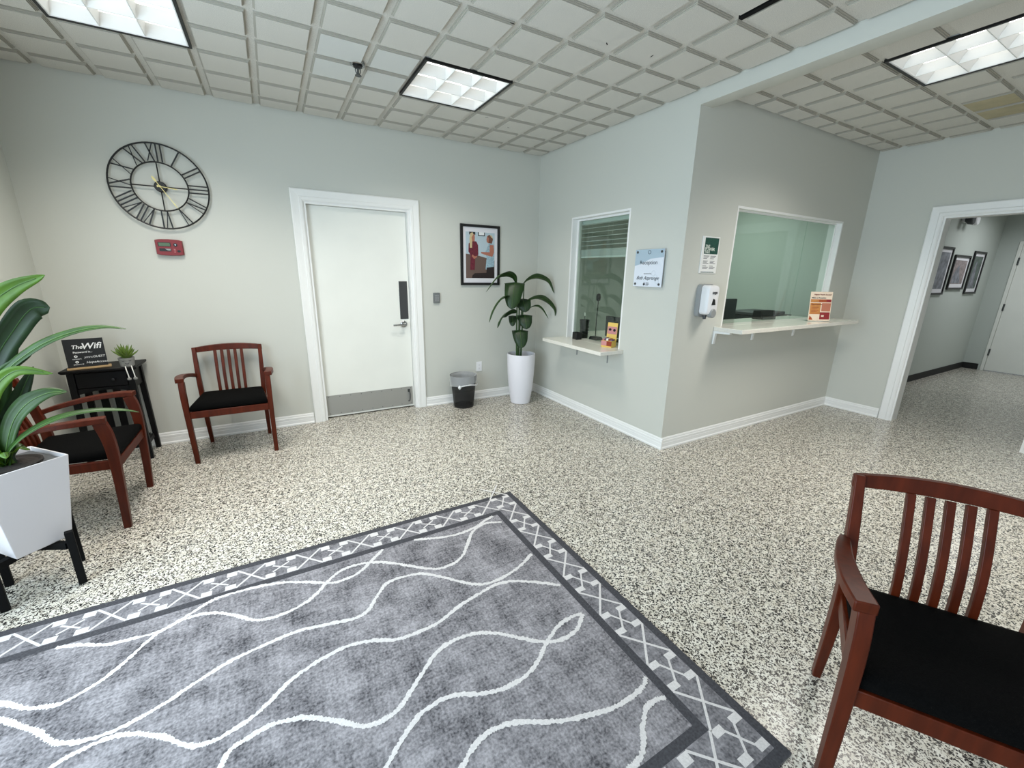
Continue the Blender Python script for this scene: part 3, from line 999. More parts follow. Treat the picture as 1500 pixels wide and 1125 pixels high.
# ------------------------------------------------------------------ side table and what stands on it
t = thing('side_table', 'black wooden side table with a drawer and slatted sides in the corner', 'side table', (-3.895, -0.175, 0))
b = B()
b.hexa([(-0.195, -0.145), (0.195, -0.145), (0.195, 0.145), (-0.195, 0.145)], 0.712, [(-0.205, -0.155), (0.205, -0.155), (0.205, 0.155), (-0.205, 0.155)], 0.722)
b.box(-0.205, 0.205, -0.155, 0.155, 0.7225, 0.735)
b.build('table_top', 'black_lacquer', t, bevel=0.003)
for sx in (-1, 1):
    for sy in (-1, 1):
        b = B(); x, y = sx * 0.158, sy * 0.112
        b.hexa([(x + sx * 0.014 + a * 0.015, y + sy * 0.01 + c * 0.015) for a, c in ((-1, -1), (1, -1), (1, 1), (-1, 1))], 0.0, [(x + a * 0.019, y + c * 0.019) for a, c in ((-1, -1), (1, -1), (1, 1), (-1, 1))], 0.711)
        b.build('leg', 'black_lacquer', t, bevel=0.002)
b = B()
for sy in (-1, 1):
    y = sy * 0.112
    b.box(-0.140, 0.140, y - 0.009, y + 0.009, 0.10, 0.135)
    b.build('stretcher', 'black_lacquer', t); b = B()
b.box(-0.140, 0.140, 0.103, 0.121, 0.57, 0.711); b.build('back_panel', 'black_lacquer', t)
for sx in (-1, 1):
    x = sx * 0.158
    b = B(); b.box(x - 0.009, x + 0.009, -0.094, 0.094, 0.57, 0.711); b.build('side_panel', 'black_lacquer', t)
    b = B(); b.box(x - 0.009, x + 0.009, -0.094, 0.094, 0.10, 0.135); b.build('stretcher', 'black_lacquer', t)
b = B()
# arched front apron
pts = [(-0.140, 0.555)] + [(-0.140 + 0.28 * i / 10, 0.555 + 0.022 * math.sin(PI * i / 10)) for i in range(1, 10)] + [(0.140, 0.555), (0.140, 0.596), (-0.140, 0.596)]
b.xz(pts, -0.121, 0.018)
b.build('apron', 'black_lacquer', t)
b = B(); b.box(-0.137, 0.137, -0.126, -0.04, 0.60, 0.708); dr = b.build('drawer', 'black_lacquer', t, bevel=0.003)
b = B(); b.rings([[(0.066 + r * math.cos(2 * PI * k / 12), y, 0.652 + r * math.sin(2 * PI * k / 12)) for k in range(12)] for r, y in ((0.005, -0.126), (0.005, -0.136), (0.010, -0.140), (0.009, -0.148), (0.003, -0.150))]); b.build('knob', 'black', dr)
for k in range(3):
    x = -0.08 + 0.08 * k
    b = B(); b.box(x - 0.022, x + 0.022, 0.106, 0.116, 0.136, 0.569); b.build('slat', 'black_lacquer', t)

t = thing('wifi_sign', 'black chalk-lettered wifi password sign in a wooden base on the side table', 'sign', (-3.962, -0.245, 0.735), math.radians(14))
b = B(); b.box(-0.108, 0.118, -0.035, 0.035, 0.0005, 0.012); b.build('base', 'oak', t, bevel=0.002)
lean = 0.10
b = B(); b.prism([(-0.102, -0.006, 0.0125), (0.102, -0.006, 0.0125), (0.102, -0.006 + 0.20 * lean, 0.21), (-0.102, -0.006 + 0.20 * lean, 0.21)], (0, 0.006, 0)); b.build('board', 'black', t)
RT = (PI / 2 - math.atan(lean), 0, 0)


def st(s, size, x, z, m='chalk', al='LEFT', sh=0.0, bold=0.0, sx=1.0):
    text('lettering', s, size, (x, -0.0072 + (z - 0.0125) * lean, z), t, m, al, sh, RT, bold, sx)


st('The', 0.036, -0.066, 0.143, sh=0.25, bold=0.0006)
st('Wifi', 0.060, -0.018, 0.138, sh=0.25, bold=0.0010)
st('Password is...', 0.018, -0.062, 0.112, bold=0.0003)
st('network:', 0.013, -0.072, 0.068)
st('ymrcGUEST', 0.021, -0.012, 0.074, sh=0.25)
st('password:', 0.013, -0.072, 0.030)
st('HopeAccess', 0.022, -0.008, 0.036, sh=0.3)
for z in (0.090, 0.050):
    b = B()
    yy = -0.0075 + (z - 0.0125) * lean
    b.s = 0; b.disc(-0.052, z, 0.009, 0.008, yy, 0.0004); b.s = 1; b.disc(-0.052, z, 0.004, 0.003, yy - 0.0004, 0.0004, 10)
    b.build('icon', ['chalk', 'black'], t)

t = thing('face_planter', 'tiny concrete pot with a smiling face and dangling rope legs on the side table', 'plant pot', (-3.742, -0.284, 0.735), math.radians(12))
t.scale = (1.18, 1.18, 1.18)
b = B(); b.lathe([(0.030, 0.0005), (0.034, 0.004), (0.039, 0.052), (0.039, 0.056), (0.034, 0.056), (0.034, 0.048), (0.004, 0.047)], seg=24); b.build('pot', 'concrete', t)
b = B()
for (x, z, r) in ((-0.016, 0.040, 0.0045), (0.016, 0.040, 0.0045)):
    b.tube([(x - 0.006, -math.sqrt(0.0385 ** 2 - (x - 0.006) ** 2), z + 0.002), (x, -math.sqrt(0.0385 ** 2 - x * x), z - 0.001), (x + 0.006, -math.sqrt(0.0385 ** 2 - (x + 0.006) ** 2), z + 0.002)], 0.0016, 6)
b.tube([(u * 0.009, -math.sqrt(0.038 ** 2 - (u * 0.009) ** 2), 0.026 - 0.004 * (1 - u * u)) for u in (-1, -.5, 0, .5, 1)], 0.0015, 6)
b.build('face', 'ink', t)
for x in (-0.012, 0.016):
    b = B(); b.tube(smoothpath([(x, -0.034, 0.006), (x + 0.002, -0.066, 0.0065), (x + 0.004, -0.082, -0.012), (x + 0.007, -0.082, -0.040), (x + 0.008, -0.082, -0.058)], 4), 0.0026, 6); lg = b.build('rope_leg', 'cord', t)
    b = B(); b.lathe([(0.003, -0.072), (0.010, -0.070), (0.011, -0.062), (0.006, -0.056), (0.002, -0.055)], (x + 0.008, -0.084, 0), 10); b.build('foot', 'concrete', lg)
b = B()
for k in range(22):
    a = k * 2.4; el = 0.55 + 0.9 * (k / 22)
    d = V((math.cos(a) * math.cos(el), math.sin(a) * math.cos(el), math.sin(el)))
    ln = 0.066 + 0.020 * random.random()
    p0 = V((0, 0, 0.047)) + d * 0.004
    b.tube([p0, p0 + d * ln * 0.4 + V((0, 0, 0.003)), p0 + d * ln * 0.8 + V((0, 0, 0.006)), p0 + d * ln + V((0, 0, 0.011))], [0.004, 0.0062, 0.0045, 0.0006], 6)
b.build('succulent', 'succulent', t)

# ------------------------------------------------------------------ trash can
t = thing('trash_can', 'black mesh trash can with a white liner beside the corner plant', 'trash can', (-1.035, -0.175, 0))
b = B(); b.lathe([(0.108, 0.001), (0.110, 0.022), (0.109, 0.022), (0.107, 0.006), (0.004, 0.006)], seg=36); b.build('base', 'black', t)
b = B(); b.rings([[(r * math.cos(2 * PI * k / 36), r * math.sin(2 * PI * k / 36), z) for k in range(36)] for r, z in ((0.110, 0.0225), (0.142, 0.352))], caps=False); b.build('basket', 'mesh_black', t, recalc=False)
b = B(); b.tube([(0.143 * math.cos(2 * PI * k / 36), 0.143 * math.sin(2 * PI * k / 36), 0.355) for k in range(36)], 0.005, 8, True); b.build('rim', 'black', t)
b = B()
N = 48


def lring(r, z, amp):
    return [((r + amp * mnoise.noise(V((math.cos(2 * PI * k / N) * 4, math.sin(2 * PI * k / N) * 4, z * 20)))) * math.cos(2 * PI * k / N), (r + amp * mnoise.noise(V((math.cos(2 * PI * k / N) * 4, math.sin(2 * PI * k / N) * 4, z * 20)))) * math.sin(2 * PI * k / N), z + amp * 2.2 * math.sin(2 * PI * k / N * 1 + 2.2)) for k in range(N)]


b.rings([lring(0.108, 0.20, 0.004), lring(0.130, 0.32, 0.004), lring(0.137, 0.360, 0.001), lring(0.149, 0.361, 0.001), lring(0.151, 0.32, 0.006), lring(0.150, 0.262, 0.010)], caps=False)
b.build('liner', 'liner', t, recalc=False, sharp=80)
b = B()
b.lathe([(0.004, 0.0), (0.014, 0.008), (0.019, 0.024), (0.010, 0.038), (0.003, 0.044)], (-0.098, -0.128, 0.232), 10)
b.tube([(-0.098 + 0.155 * 0.0, -0.125, 0.262)] + [(0.152 * math.cos(a), 0.152 * math.sin(a), 0.262 + 0.012 * math.sin(a * 3)) for a in [math.radians(232 + 14 * i) for i in range(9)]], 0.006, 6)
b.build('liner_knot', 'liner_solid', t, sharp=80)

# ------------------------------------------------------------------ corner plant in a tall round pot
PX, PY = -0.392, -0.328
t = thing('potted_plant', 'tall broad-leaved plant in a round glossy white pot in the corner', 'plant', (PX, PY, 0))
b = B(); b.lathe([(0.092, 0.001), (0.110, 0.004), (0.126, 0.10), (0.141, 0.22), (0.151, 0.35), (0.157, 0.48), (0.158, 0.565), (0.157, 0.572), (0.150, 0.572), (0.145, 0.50), (0.010, 0.495)], seg=48); b.build('pot', 'pot_white', t)
b = B(); b.lathe([(0.143, 0.501), (0.09, 0.512), (0.01, 0.518)], seg=32); b.build('soil', 'soil', t)


def lp(x, z, dy=0.0):   # leaf control point: wall-plane x, height, depth offset from the stem
    return V((x - PX, dy, z))


STEM = [((-0.028, -0.01, 0.51), (-0.036, -0.01, 0.80), (-0.044, -0.02, 1.10), (-0.048, -0.02, 1.345)),
        ((0.002, 0.0, 0.51), (0.0, 0.0, 0.80), (-0.008, 0.0, 1.15), (-0.03, 0.0, 1.33)),
        ((0.034, 0.01, 0.51), (0.044, 0.01, 0.80), (0.050, 0.01, 1.10), (0.052, 0.0, 1.33)),
        ((0.012, 0.03, 0.51), (0.020, 0.03, 0.72), (0.024, 0.02, 0.90), (0.040, 0.0, 1.16))]
for i, p in enumerate(STEM):
    b = B(); pp = smoothpath([(x - 0.034, y, z) for x, y, z in p], 5); n = len(pp)
    b.tube(pp, [0.012 * (1 - 0.62 * k / n) for k in range(n)], 8); b.build('stem', 'stem', t)


def wleaf(pts, wmax, side, fold=0.25, m='leaf_palm', peak=0.45, tip=0.9):
    pp = smoothpath(pts, 6); n = len(pp)
    ws = []
    for i in range(n):
        u = i / (n - 1)
        x = (u / peak) if u < peak else 1 - (u - peak) / (1 - peak)
        ws.append(max(0.002, wmax * (max(0.0, x) ** 0.62)))
    b = B(); b.strip(pp, ws, V(side), fold); o = b.build('leaf', m, t, sharp=180)
    b = B(); b.tube([p + V((0, -0.0025, 0.0015)) for p in pp[1:-1]], 0.0022, 5); b.build('midrib', 'vein', o)
    return o


FR = (0.25, -0.9, 0.3)
wleaf([lp(-0.468, 1.332), lp(-0.512, 1.412, -.02), lp(-0.611, 1.448, -.05), lp(-0.708, 1.426, -.07), lp(-0.787, 1.371, -.09), lp(-0.88, 1.256, -.10)], 0.052, (0.2, -0.75, 0.55), 0.35)
wleaf([lp(-0.40, 1.320), lp(-0.34, 1.368, -.01), lp(-0.271, 1.398, -.03), lp(-0.191, 1.398, -.04), lp(-0.09, 1.355, -.05), lp(0.01 - .03, 1.235, -.06)], 0.052, (-0.2, -0.75, 0.55), 0.35)
wleaf([lp(-0.507, 1.160, -.02), lp(-0.60, 1.206, -.05), lp(-0.690, 1.200, -.09), lp(-0.77, 1.140, -.11), lp(-0.826, 1.055, -.12), lp(-0.857, 0.950, -.12)], 0.042, (0.2, -0.75, 0.5), 0.35)
wleaf([lp(-0.385, 1.114), lp(-0.308, 1.164, -.03), lp(-0.21, 1.183, -.06), lp(-0.108, 1.138, -.08), lp(-0.03, 1.06, -.09), lp(-0.012, 0.985, -.09)], 0.048, (-0.2, -0.75, 0.55), 0.35)
wleaf([lp(-0.455, 1.028), lp(-0.53, 1.050, -.03), lp(-0.60, 1.045, -.06), lp(-0.663, 1.022, -.08), lp(-0.72, 0.964, -.09), lp(-0.745, 0.886, -.09)], 0.062, (0.2, -0.6, 0.65), 0.3, 'leaf_dark')
wleaf([lp(-0.335, 1.055, .01), lp(-0.234, 1.094, -.02), lp(-0.16, 1.064, -.04), lp(-0.075, 0.955, -.05)], 0.024, (-0.2, -0.8, 0.5), 0.3)
# broad blades that hang toward the room, flat across the top


def hang(x, ztop, zbot, dy, wd, m='leaf_palm', skew=0.0):
    def tp(xx, z, d): return lp(xx - 0.49 * d, z, dy - 0.87 * d)
    pts = [tp(x, ztop - 0.02, -0.06), tp(x, ztop + 0.010, -0.01), tp(x, ztop - 0.012, 0.04), tp(x + skew * 0.6, ztop * 0.45 + zbot * 0.55, 0.085), tp(x + skew, zbot, 0.095)]
    pp = smoothpath(pts, 6); n = len(pp)
    ws = []
    for i in range(n):
        u = i / (n - 1)
        ws.append(wd * (0.55 + 0.45 * min(1, u / 0.14)) if u < 0.25 else max(0.003, wd * math.sqrt(max(0.0, 1 - ((u - 0.25) / 0.75) ** 2.4))))
    b = B(); b.strip(pp, ws, V((0.87, -0.49, 0.0)), 0.12); o = b.build('leaf', m, t, sharp=180)
    b = B(); b.tube([p + V((0, -0.003, 0.001)) for p in pp[2:-1]], 0.0022, 5); b.build('midrib', 'vein', o)


hang(-0.505, 1.340, 1.075, -0.02, 0.108, 'leaf_palm', -0.035)
hang(-0.372, 1.165, 1.035, 0.02, 0.088, 'leaf_dark', 0.035)
hang(-0.370, 0.995, 0.855, -0.02, 0.084, 'leaf_dark', 0.025)
hang(-0.500, 0.985, 0.890, 0.02, 0.045, 'leaf_dark', 0.0)
hang(-0.425, 0.830, 0.650, -0.02, 0.090, 'leaf_dark', 0.02)

# ------------------------------------------------------------------ square planter on a black stand
QX, QY = -3.832, -1.772
t = thing('plant_stand', 'black wooden four-legged stand carrying the square white planter', 'plant stand', (QX, QY, 0), math.radians(17))
for sx in (-1, 1):
    for sy in (-1, 1):
        b = B(); b.box(sx * 0.118 - 0.014, sx * 0.118 + 0.014, sy * 0.108 - 0.014, sy * 0.108 + 0.014, 0, 0.275); b.build('leg', 'black_matte', t, bevel=0.002)
b = B(); b.sweep([(-0.106, -0.098, 0.205), (0.106, 0.098, 0.205)], (0.026, 0.030), (0.7, -0.7, 0)); b.build('cross_bar', 'black_matte', t)
b = B(); b.sweep([(-0.106, 0.098, 0.2048), (-0.012, 0.012, 0.2048)], (0.026, 0.030), (0.7, 0.7, 0)); b.sweep([(0.012, -0.012, 0.2048), (0.106, -0.098, 0.2048)], (0.026, 0.030), (0.7, 0.7, 0)); b.build('cross_bar', 'black_matte', t)

t = thing('potted_plant', 'long strap-leaved green plant in a square tapered white planter at the left', 'plant', (QX, QY, 0), math.radians(43))


def sq(h): return [(-h, -h), (h, -h), (h, h), (-h, h)]


ZB, ZT = 0.222, 0.622
b = B()
b.rings([[(x, y, z) for x, y in sq(h)] for h, z in ((0.088, ZB), (0.093, ZB + 0.002), (0.137, ZT), (0.132, ZT), (0.127, ZT - 0.05), (0.10, ZT - 0.052))])
b.build('planter', 'planter_white', t, bevel=0.003)
b = B(); b.box(-0.1255, 0.1255, -0.1255, 0.1255, ZT - 0.0515, ZT - 0.018); b.build('insert', 'grey_dark', t)
b = B(); b.lathe([(0.105, ZT - 0.0175), (0.105, ZT - 0.008), (0.098, ZT - 0.008), (0.090, ZT - 0.014), (0.005, ZT - 0.010)], seg=28); b.build('soil', 'soil', t)
iR = Matrix.Rotation(-math.radians(43), 3, 'Z')


def wp(x, y, z): return iR @ V((x - QX, y - QY, z))


def strap(pts, wmax, side, m, fold=0.3, peak=0.55, k=0.55):
    pp = smoothpath([wp(*p) for p in pts], 7); n = len(pp)
    ws = []
    for i in range(n):
        u = i / (n - 1)
        x = (0.45 + 0.55 * u / peak) if u < peak else 1 - (u - peak) / (1 - peak)
        ws.append(max(0.0015, wmax * max(0.0, x) ** k))
    b = B(); b.strip(pp, ws, iR @ V(side), fold, thick=0.0016); o = b.build('leaf', m, t, sharp=180)
    b = B(); b.tube([p - (iR @ V((-0.4, 0.75, -0.2))) * 0.002 for p in pp[1:-2]], 0.0022, 5); b.build('midrib', 'vein' if m != 'leaf_dark' else 'stem', o)


CB = (-3.838, -1.775, 0.61)
SD = (0.80, 0.35, -0.35)   # leaves turn their faces to the room
strap([CB, (-3.90, -1.80, 0.85), (-3.86, -1.79, 1.07), (-3.77, -1.78, 1.25), (-3.67, -1.77, 1.35), (-3.563, -1.77, 1.405)], 0.050, (0.75, 0.2, -0.62), 'leaf_bright', peak=0.55)
strap([CB, (-3.86, -1.75, 0.85), (-3.79, -1.74, 1.05), (-3.715, -1.72, 1.18), (-3.655, -1.70, 1.262), (-3.60, -1.69, 1.268)], 0.047, (0.85, 0.2, -0.5), 'leaf_dark', peak=0.8, k=0.35)
strap([CB, (-3.85, -1.80, 0.84), (-3.76, -1.80, 1.00), (-3.64, -1.79, 1.110), (-3.53, -1.77, 1.165), (-3.43, -1.76, 1.183), (-3.353, -1.75, 1.170)], 0.019, (0.5, -0.5, -0.6), 'leaf', peak=0.5)
strap([CB, (-3.87, -1.79, 0.80), (-3.82, -1.79, 0.94), (-3.74, -1.79, 1.03), (-3.66, -1.78, 1.085)], 0.030, (0.75, 0.2, -0.62), 'leaf', peak=0.5)
strap([CB, (-3.850, -1.82, 0.76), (-3.815, -1.84, 0.88), (-3.765, -1.85, 0.97), (-3.69, -1.85, 1.030), (-3.595, -1.84, 1.005)], 0.034, (0.8, 0.1, -0.5), 'leaf_bright', peak=0.5)
strap([CB, (-3.81, -1.74, 0.76), (-3.75, -1.73, 0.90), (-3.69, -1.72, 1.02)], 0.034, (0.85, 0.25, -0.35), 'leaf_dark', peak=0.5)
strap([CB, (-3.84, -1.70, 0.82), (-3.80, -1.69, 0.98), (-3.73, -1.68, 1.12)], 0.036, (0.85, 0.25, -0.35), 'leaf', peak=0.5)
strap([CB, (-3.80, -1.80, 0.72), (-3.755, -1.81, 0.82), (-3.70, -1.81, 0.885), (-3.64, -1.80, 0.915), (-3.585, -1.79, 0.912)], 0.034, (0.7, -0.2, -0.55), 'leaf', peak=0.6)
strap([CB, (-3.79, -1.82, 0.69), (-3.715, -1.83, 0.76), (-3.62, -1.82, 0.805), (-3.52, -1.80, 0.815), (-3.43, -1.78, 0.800), (-3.37, -1.77, 0.778)], 0.021, (0.3, -0.8, -0.3), 'leaf', peak=0.45)
strap([CB, (-3.90, -1.84, 0.80), (-3.93, -1.87, 1.02), (-3.90, -1.90, 1.25)], 0.045, (0.9, 0.1, -0.1), 'leaf_bright', peak=0.5)
strap([CB, (-3.92, -1.76, 0.82), (-3.95, -1.74, 1.05), (-3.92, -1.72, 1.28)], 0.045, (0.9, 0.2, 0.0), 'leaf', peak=0.5)
strap([CB, (-3.93, -1.86, 0.75), (-4.02, -1.92, 0.88), (-4.10, -1.96, 0.90)], 0.035, (0.4, -0.8, 0.0), 'leaf', peak=0.5)
for a, m in ((-60, 'leaf_bright'), (0, 'leaf_bright'), (60, 'leaf'), (-120, 'leaf')):
    ca, sa = math.cos(math.radians(a)), math.sin(math.radians(a))
    strap([CB, (CB[0] + 0.03 * ca, CB[1] + 0.03 * sa, 0.66), (CB[0] + 0.06 * ca, CB[1] + 0.06 * sa, 0.685), (CB[0] + 0.085 * ca, CB[1] + 0.085 * sa, 0.665)], 0.026, (-sa, ca, 0), m, peak=0.5)

# ------------------------------------------------------------------ rug
RX1, RY1_, RX0, RY0_ = -1.503, -2.068, -4.125, -3.874
b = B()
b.s = 0; b.box(RX0, RX1, RY0_, RY1_, 0.0, 0.008)
ZR = 0.0084


def quad(x0, x1, y0, y1, s, dz=0.0):
    b.s = s; b.face([(x0, y0, ZR + dz), (x1, y0, ZR + dz), (x1, y1, ZR + dz), (x0, y1, ZR + dz)])


def ringband(d0, d1, s, dz):
    quad(RX0 + d0, RX1 - d0, RY1_ - d1, RY1_ - d0, s, dz); quad(RX0 + d0, RX1 - d0, RY0_ + d0, RY0_ + d1, s, dz)
    quad(RX0 + d0, RX0 + d1, RY0_ + d1, RY1_ - d1, s, dz); quad(RX1 - d1, RX1 - d0, RY0_ + d1, RY1_ - d1, s, dz)


ringband(0.0, 0.035, 1, 0); ringband(0.035, 0.170, 2, 0); ringband(0.170, 0.205, 1, 0)
# key pattern of squares and crossing lines in the border


def motif(org, du, dv, k0, k1, PER, hu, hv, sv_):
    """du along the border, dv across it (outward)"""
    org, du, dv = V(org), V(du), V(dv)

    def P(u, v): return org + du * u + dv * v + V((0, 0, 0.0004))

    def bar(u0, v0, u1, v1, th=0.0095, dz=0.0):
        a, c = P(u0, v0) + V((0, 0, dz)), P(u1, v1) + V((0, 0, dz)); n = (c - a).cross(V((0, 0, 1))).normalized() * th / 2
        b.s = 3; b.face([a - n, c - n, c + n, a + n])
    for k in range(k0, k1):
        c = k * PER
        for su in (-1, 1):
            for sv in (-1, 1):
                u, v = c + su * 0.046, sv * sv_
                if k == 0 and dv.y: continue
                b.s = 3; b.face([P(u - hu, v - hv), P(u + hu, v - hv), P(u + hu, v + hv), P(u - hu, v + hv)])
            if not (k == 0 and dv.y): bar(c - 0.036 * su, -0.024, c + 0.036 * su, 0.024, 0.0085, 0.00005 * su)
        x = c + PER / 2
        e = PER / 2 - 0.046 - hu
        bar(x - e, -0.064, x + e, 0.064); bar(x - e, 0.064, x + e, -0.064, dz=0.0001)


DM = 0.1025
motif((RX1 - DM, -3.768, 0.0085), (0, 1, 0), (1, 0, 0), 0, 7, 0.2685, 0.0135, 0.0225, 0.044)
motif((RX0 + DM, -3.768, 0.0085), (0, 1, 0), (-1, 0, 0), 0, 7, 0.2685, 0.0135, 0.0225, 0.044)
motif((RX1 - DM, RY1_ - DM, 0.0085), (-1, 0, 0), (0, 1, 0), 0, 10, 0.2535, 0.021, 0.0165, 0.048)
motif((RX1 - DM, RY0_ + DM, 0.0085), (-1, 0, 0), (0, -1, 0), 0, 10, 0.2535, 0.021, 0.0165, 0.048)
WAVES = [
 [(-3.645, -2.275), (-3.564, -2.304), (-3.473, -2.35), (-3.387, -2.364), (-3.301, -2.367), (-3.234, -2.329), (-3.163, -2.282), (-3.094, -2.265), (-2.987, -2.272), (-2.865, -2.299), (-2.763, -2.352), (-2.673, -2.407), (-2.613, -2.415), (-2.548, -2.401), (-2.471, -2.342), (-2.397, -2.275)],
 [(-3.90, -2.34), (-3.783, -2.408), (-3.719, -2.475), (-3.647, -2.534), (-3.592, -2.564), (-3.535, -2.577), (-3.443, -2.533), (-3.389, -2.47), (-3.331, -2.392), (-3.268, -2.351), (-3.195, -2.342), (-3.116, -2.369), (-3.053, -2.419), (-2.982, -2.483), (-2.911, -2.51), (-2.827, -2.5), (-2.748, -2.463), (-2.683, -2.391), (-2.615, -2.343), (-2.524, -2.336), (-2.449, -2.365), (-2.365, -2.417), (-2.31, -2.47), (-2.214, -2.545), (-2.129, -2.562), (-2.052, -2.529), (-1.981, -2.448), (-1.908, -2.355), (-1.81, -2.322), (-1.72, -2.354)],
 [(-2.229, -2.275), (-2.103, -2.32), (-1.991, -2.341), (-1.897, -2.33), (-1.807, -2.297), (-1.74, -2.275)],
 [(-3.90, -2.46), (-3.757, -2.505), (-3.689, -2.555), (-3.636, -2.601), (-3.583, -2.649), (-3.535, -2.701), (-3.491, -2.745), (-3.414, -2.774), (-3.316, -2.773), (-3.264, -2.757), (-3.209, -2.735), (-3.151, -2.705), (-3.089, -2.679), (-3.004, -2.655), (-2.912, -2.643), (-2.814, -2.637), (-2.712, -2.659), (-2.607, -2.679), (-2.547, -2.662), (-2.498, -2.598), (-2.434, -2.536), (-2.329, -2.535), (-2.263, -2.56), (-2.185, -2.629), (-2.103, -2.719), (-2.032, -2.762), (-1.942, -2.767), (-1.827, -2.738), (-1.716, -2.685)],
 [(-3.72, -2.95), (-3.60, -2.885), (-3.482, -2.82), (-3.425, -2.803), (-3.363, -2.798), (-3.292, -2.823), (-3.246, -2.854), (-3.199, -2.89), (-3.136, -2.95), (-3.086, -2.965), (-3.028, -2.96), (-2.969, -2.94), (-2.913, -2.903), (-2.843, -2.851), (-2.749, -2.821), (-2.648, -2.808), (-2.56, -2.832), (-2.482, -2.868), (-2.391, -2.879), (-2.301, -2.871), (-2.194, -2.833), (-2.083, -2.806), (-1.972, -2.794), (-1.878, -2.824), (-1.787, -2.888), (-1.717, -2.943)],
 [(-3.30, -3.30), (-3.16, -3.22), (-3.061, -3.082), (-3.025, -3.02), (-2.975, -3.008), (-2.914, -2.999), (-2.851, -3.015), (-2.788, -3.045), (-2.726, -3.093), (-2.673, -3.137), (-2.622, -3.159), (-2.564, -3.154), (-2.508, -3.125), (-2.436, -3.062), (-2.348, -3.001), (-2.256, -2.984), (-2.175, -3.002), (-2.093, -3.05), (-2.023, -3.117), (-1.958, -3.167), (-1.891, -3.192), (-1.809, -3.181), (-1.733, -3.129)],
 [(-2.86, -3.50), (-2.74, -3.42), (-2.65, -3.335), (-2.617, -3.298), (-2.55, -3.243), (-2.469, -3.196), (-2.374, -3.191), (-2.282, -3.232), (-2.192, -3.258), (-2.107, -3.255), (-2.022, -3.222), (-1.946, -3.169), (-1.86, -3.129), (-1.776, -3.119), (-1.735, -3.128)],
 [(-2.70, -3.62), (-2.55, -3.52), (-2.439, -3.428), (-2.417, -3.408), (-2.371, -3.379), (-2.301, -3.361), (-2.224, -3.375), (-2.122, -3.427), (-2.031, -3.464), (-1.929, -3.492), (-1.833, -3.502), (-1.753, -3.493), (-1.713, -3.472)],
 [(-1.99, -3.66), (-1.943, -3.655), (-1.895, -3.633), (-1.852, -3.589), (-1.798, -3.555), (-1.744, -3.551), (-1.71, -3.560)]]
b.s = 3
for wi, wv in enumerate(WAVES):
    pp = smoothpath([(x, y, 0) for x, y in wv], 16); n = len(pp)
    L, Rr = [], []
    for i, p in enumerate(pp):
        tt = (pp[min(i + 1, n - 1)] - pp[max(i - 1, 0)]).normalized(); s = V((-tt.y, tt.x, 0))
        w1_ = 0.0082 + 0.0065 * (random.random() - 0.5) + 0.002 * math.sin(i * 0.2); w2_ = 0.0082 + 0.0065 * (random.random() - 0.5)
        z = ZR + 0.0003 + wi * 0.00006
        L.append(b.bm.verts.new((p.x + s.x * w1_, p.y + s.y * w1_, z))); Rr.append(b.bm.verts.new((p.x - s.x * w2_, p.y - s.y * w2_, z)))
    for i in range(n - 1): b.bm.faces.new([L[i], Rr[i], Rr[i + 1], L[i + 1]]).material_index = 3
o = b.build('rug', ['rug_field', 'rug_edge', 'rug_band', 'rug_white'], smooth=False, recalc=False)
for p in o.data.polygons:
    if p.material_index and p.normal.z < 0: p.flip()
tag(o, 'large grey rug with white wavy lines and a patterned border on the terrazzo', 'rug')

# ------------------------------------------------------------------ reception sign
t = thing('reception_sign', 'pale square Reception plaque mounted right of the narrow window', 'sign', (-0.001, -1.728, 1.502), -PI / 2)
b = B(); b.box(-0.152, 0.152, -0.026, -0.018, -0.150, 0.150); b.build('plate', 'sign_white', t, bevel=0.002)
b = B()
b.xz([(-0.151, 0.149), (0.151, 0.149), (0.151, 0.085), (0.02, 0.075), (-0.10, 0.030), (-0.151, 0.018)], -0.0264, 0.0003)
b.build('tinted_area', 'sign_blue', t)
for x, z in ((-0.128, 0.128), (0.128, 0.128), (-0.128, -0.128), (0.128, -0.128)):
    b = B(); b.rings([[(x + r * math.cos(2 * PI * k / 16), y, z + r * math.sin(2 * PI * k / 16)) for k in range(16)] for r, y in ((0.010, 0), (0.010, -0.030), (0.007, -0.033))]); b.build('standoff', 'steel_dark', t)
b = B(); b.tube([(0.014 * math.cos(2 * PI * k / 16), -0.0275, 0.126 + 0.014 * math.sin(2 * PI * k / 16)) for k in range(16)], 0.0018, 6, True); b.build('ring_emblem', 'steel_dark', t)
text('lettering', 'Reception', 0.046, (0.0, -0.0272, 0.030), t, 'ink', 'CENTER')
text('lettering', 'sponsored by', 0.015, (0.0, -0.0272, -0.048), t, 'ink_soft', 'CENTER')
text('lettering', 'Bob Asprenge', 0.042, (0.0, -0.0272, -0.092), t, 'ink', 'CENTER', 0.45)
b = B(); b.disc(-0.030, -0.130, 0.011, 0.010, -0.0266); b.xz([(-0.034, -0.122), (-0.026, -0.122), (-0.030, -0.108)], -0.0266, 0.0004)
b.rect(-0.012, 0.020, -0.122, -0.117, -0.0266); b.rect(-0.012, 0.022, -0.131, -0.127, -0.0266); b.rect(-0.012, 0.016, -0.140, -0.137, -0.0266)
b.build('logo', 'ink', t)
b = B()
for (x, z, r) in ((0.060, -0.040, 0.02), (0.085, -0.075, 0.022), (0.105, -0.105, 0.018)): b.tube([(x + r * math.cos(2 * PI * k / 18), -0.0266, z + r * math.sin(2 * PI * k / 18)) for k in range(18)], 0.0012, 5, True)
b.rect(-0.115, -0.06, -0.1295, -0.1285, -0.0266); b.rect(0.04, 0.09, -0.1335, -0.1325, -0.0266)
b.build('ornament', 'sign_ghost', t)

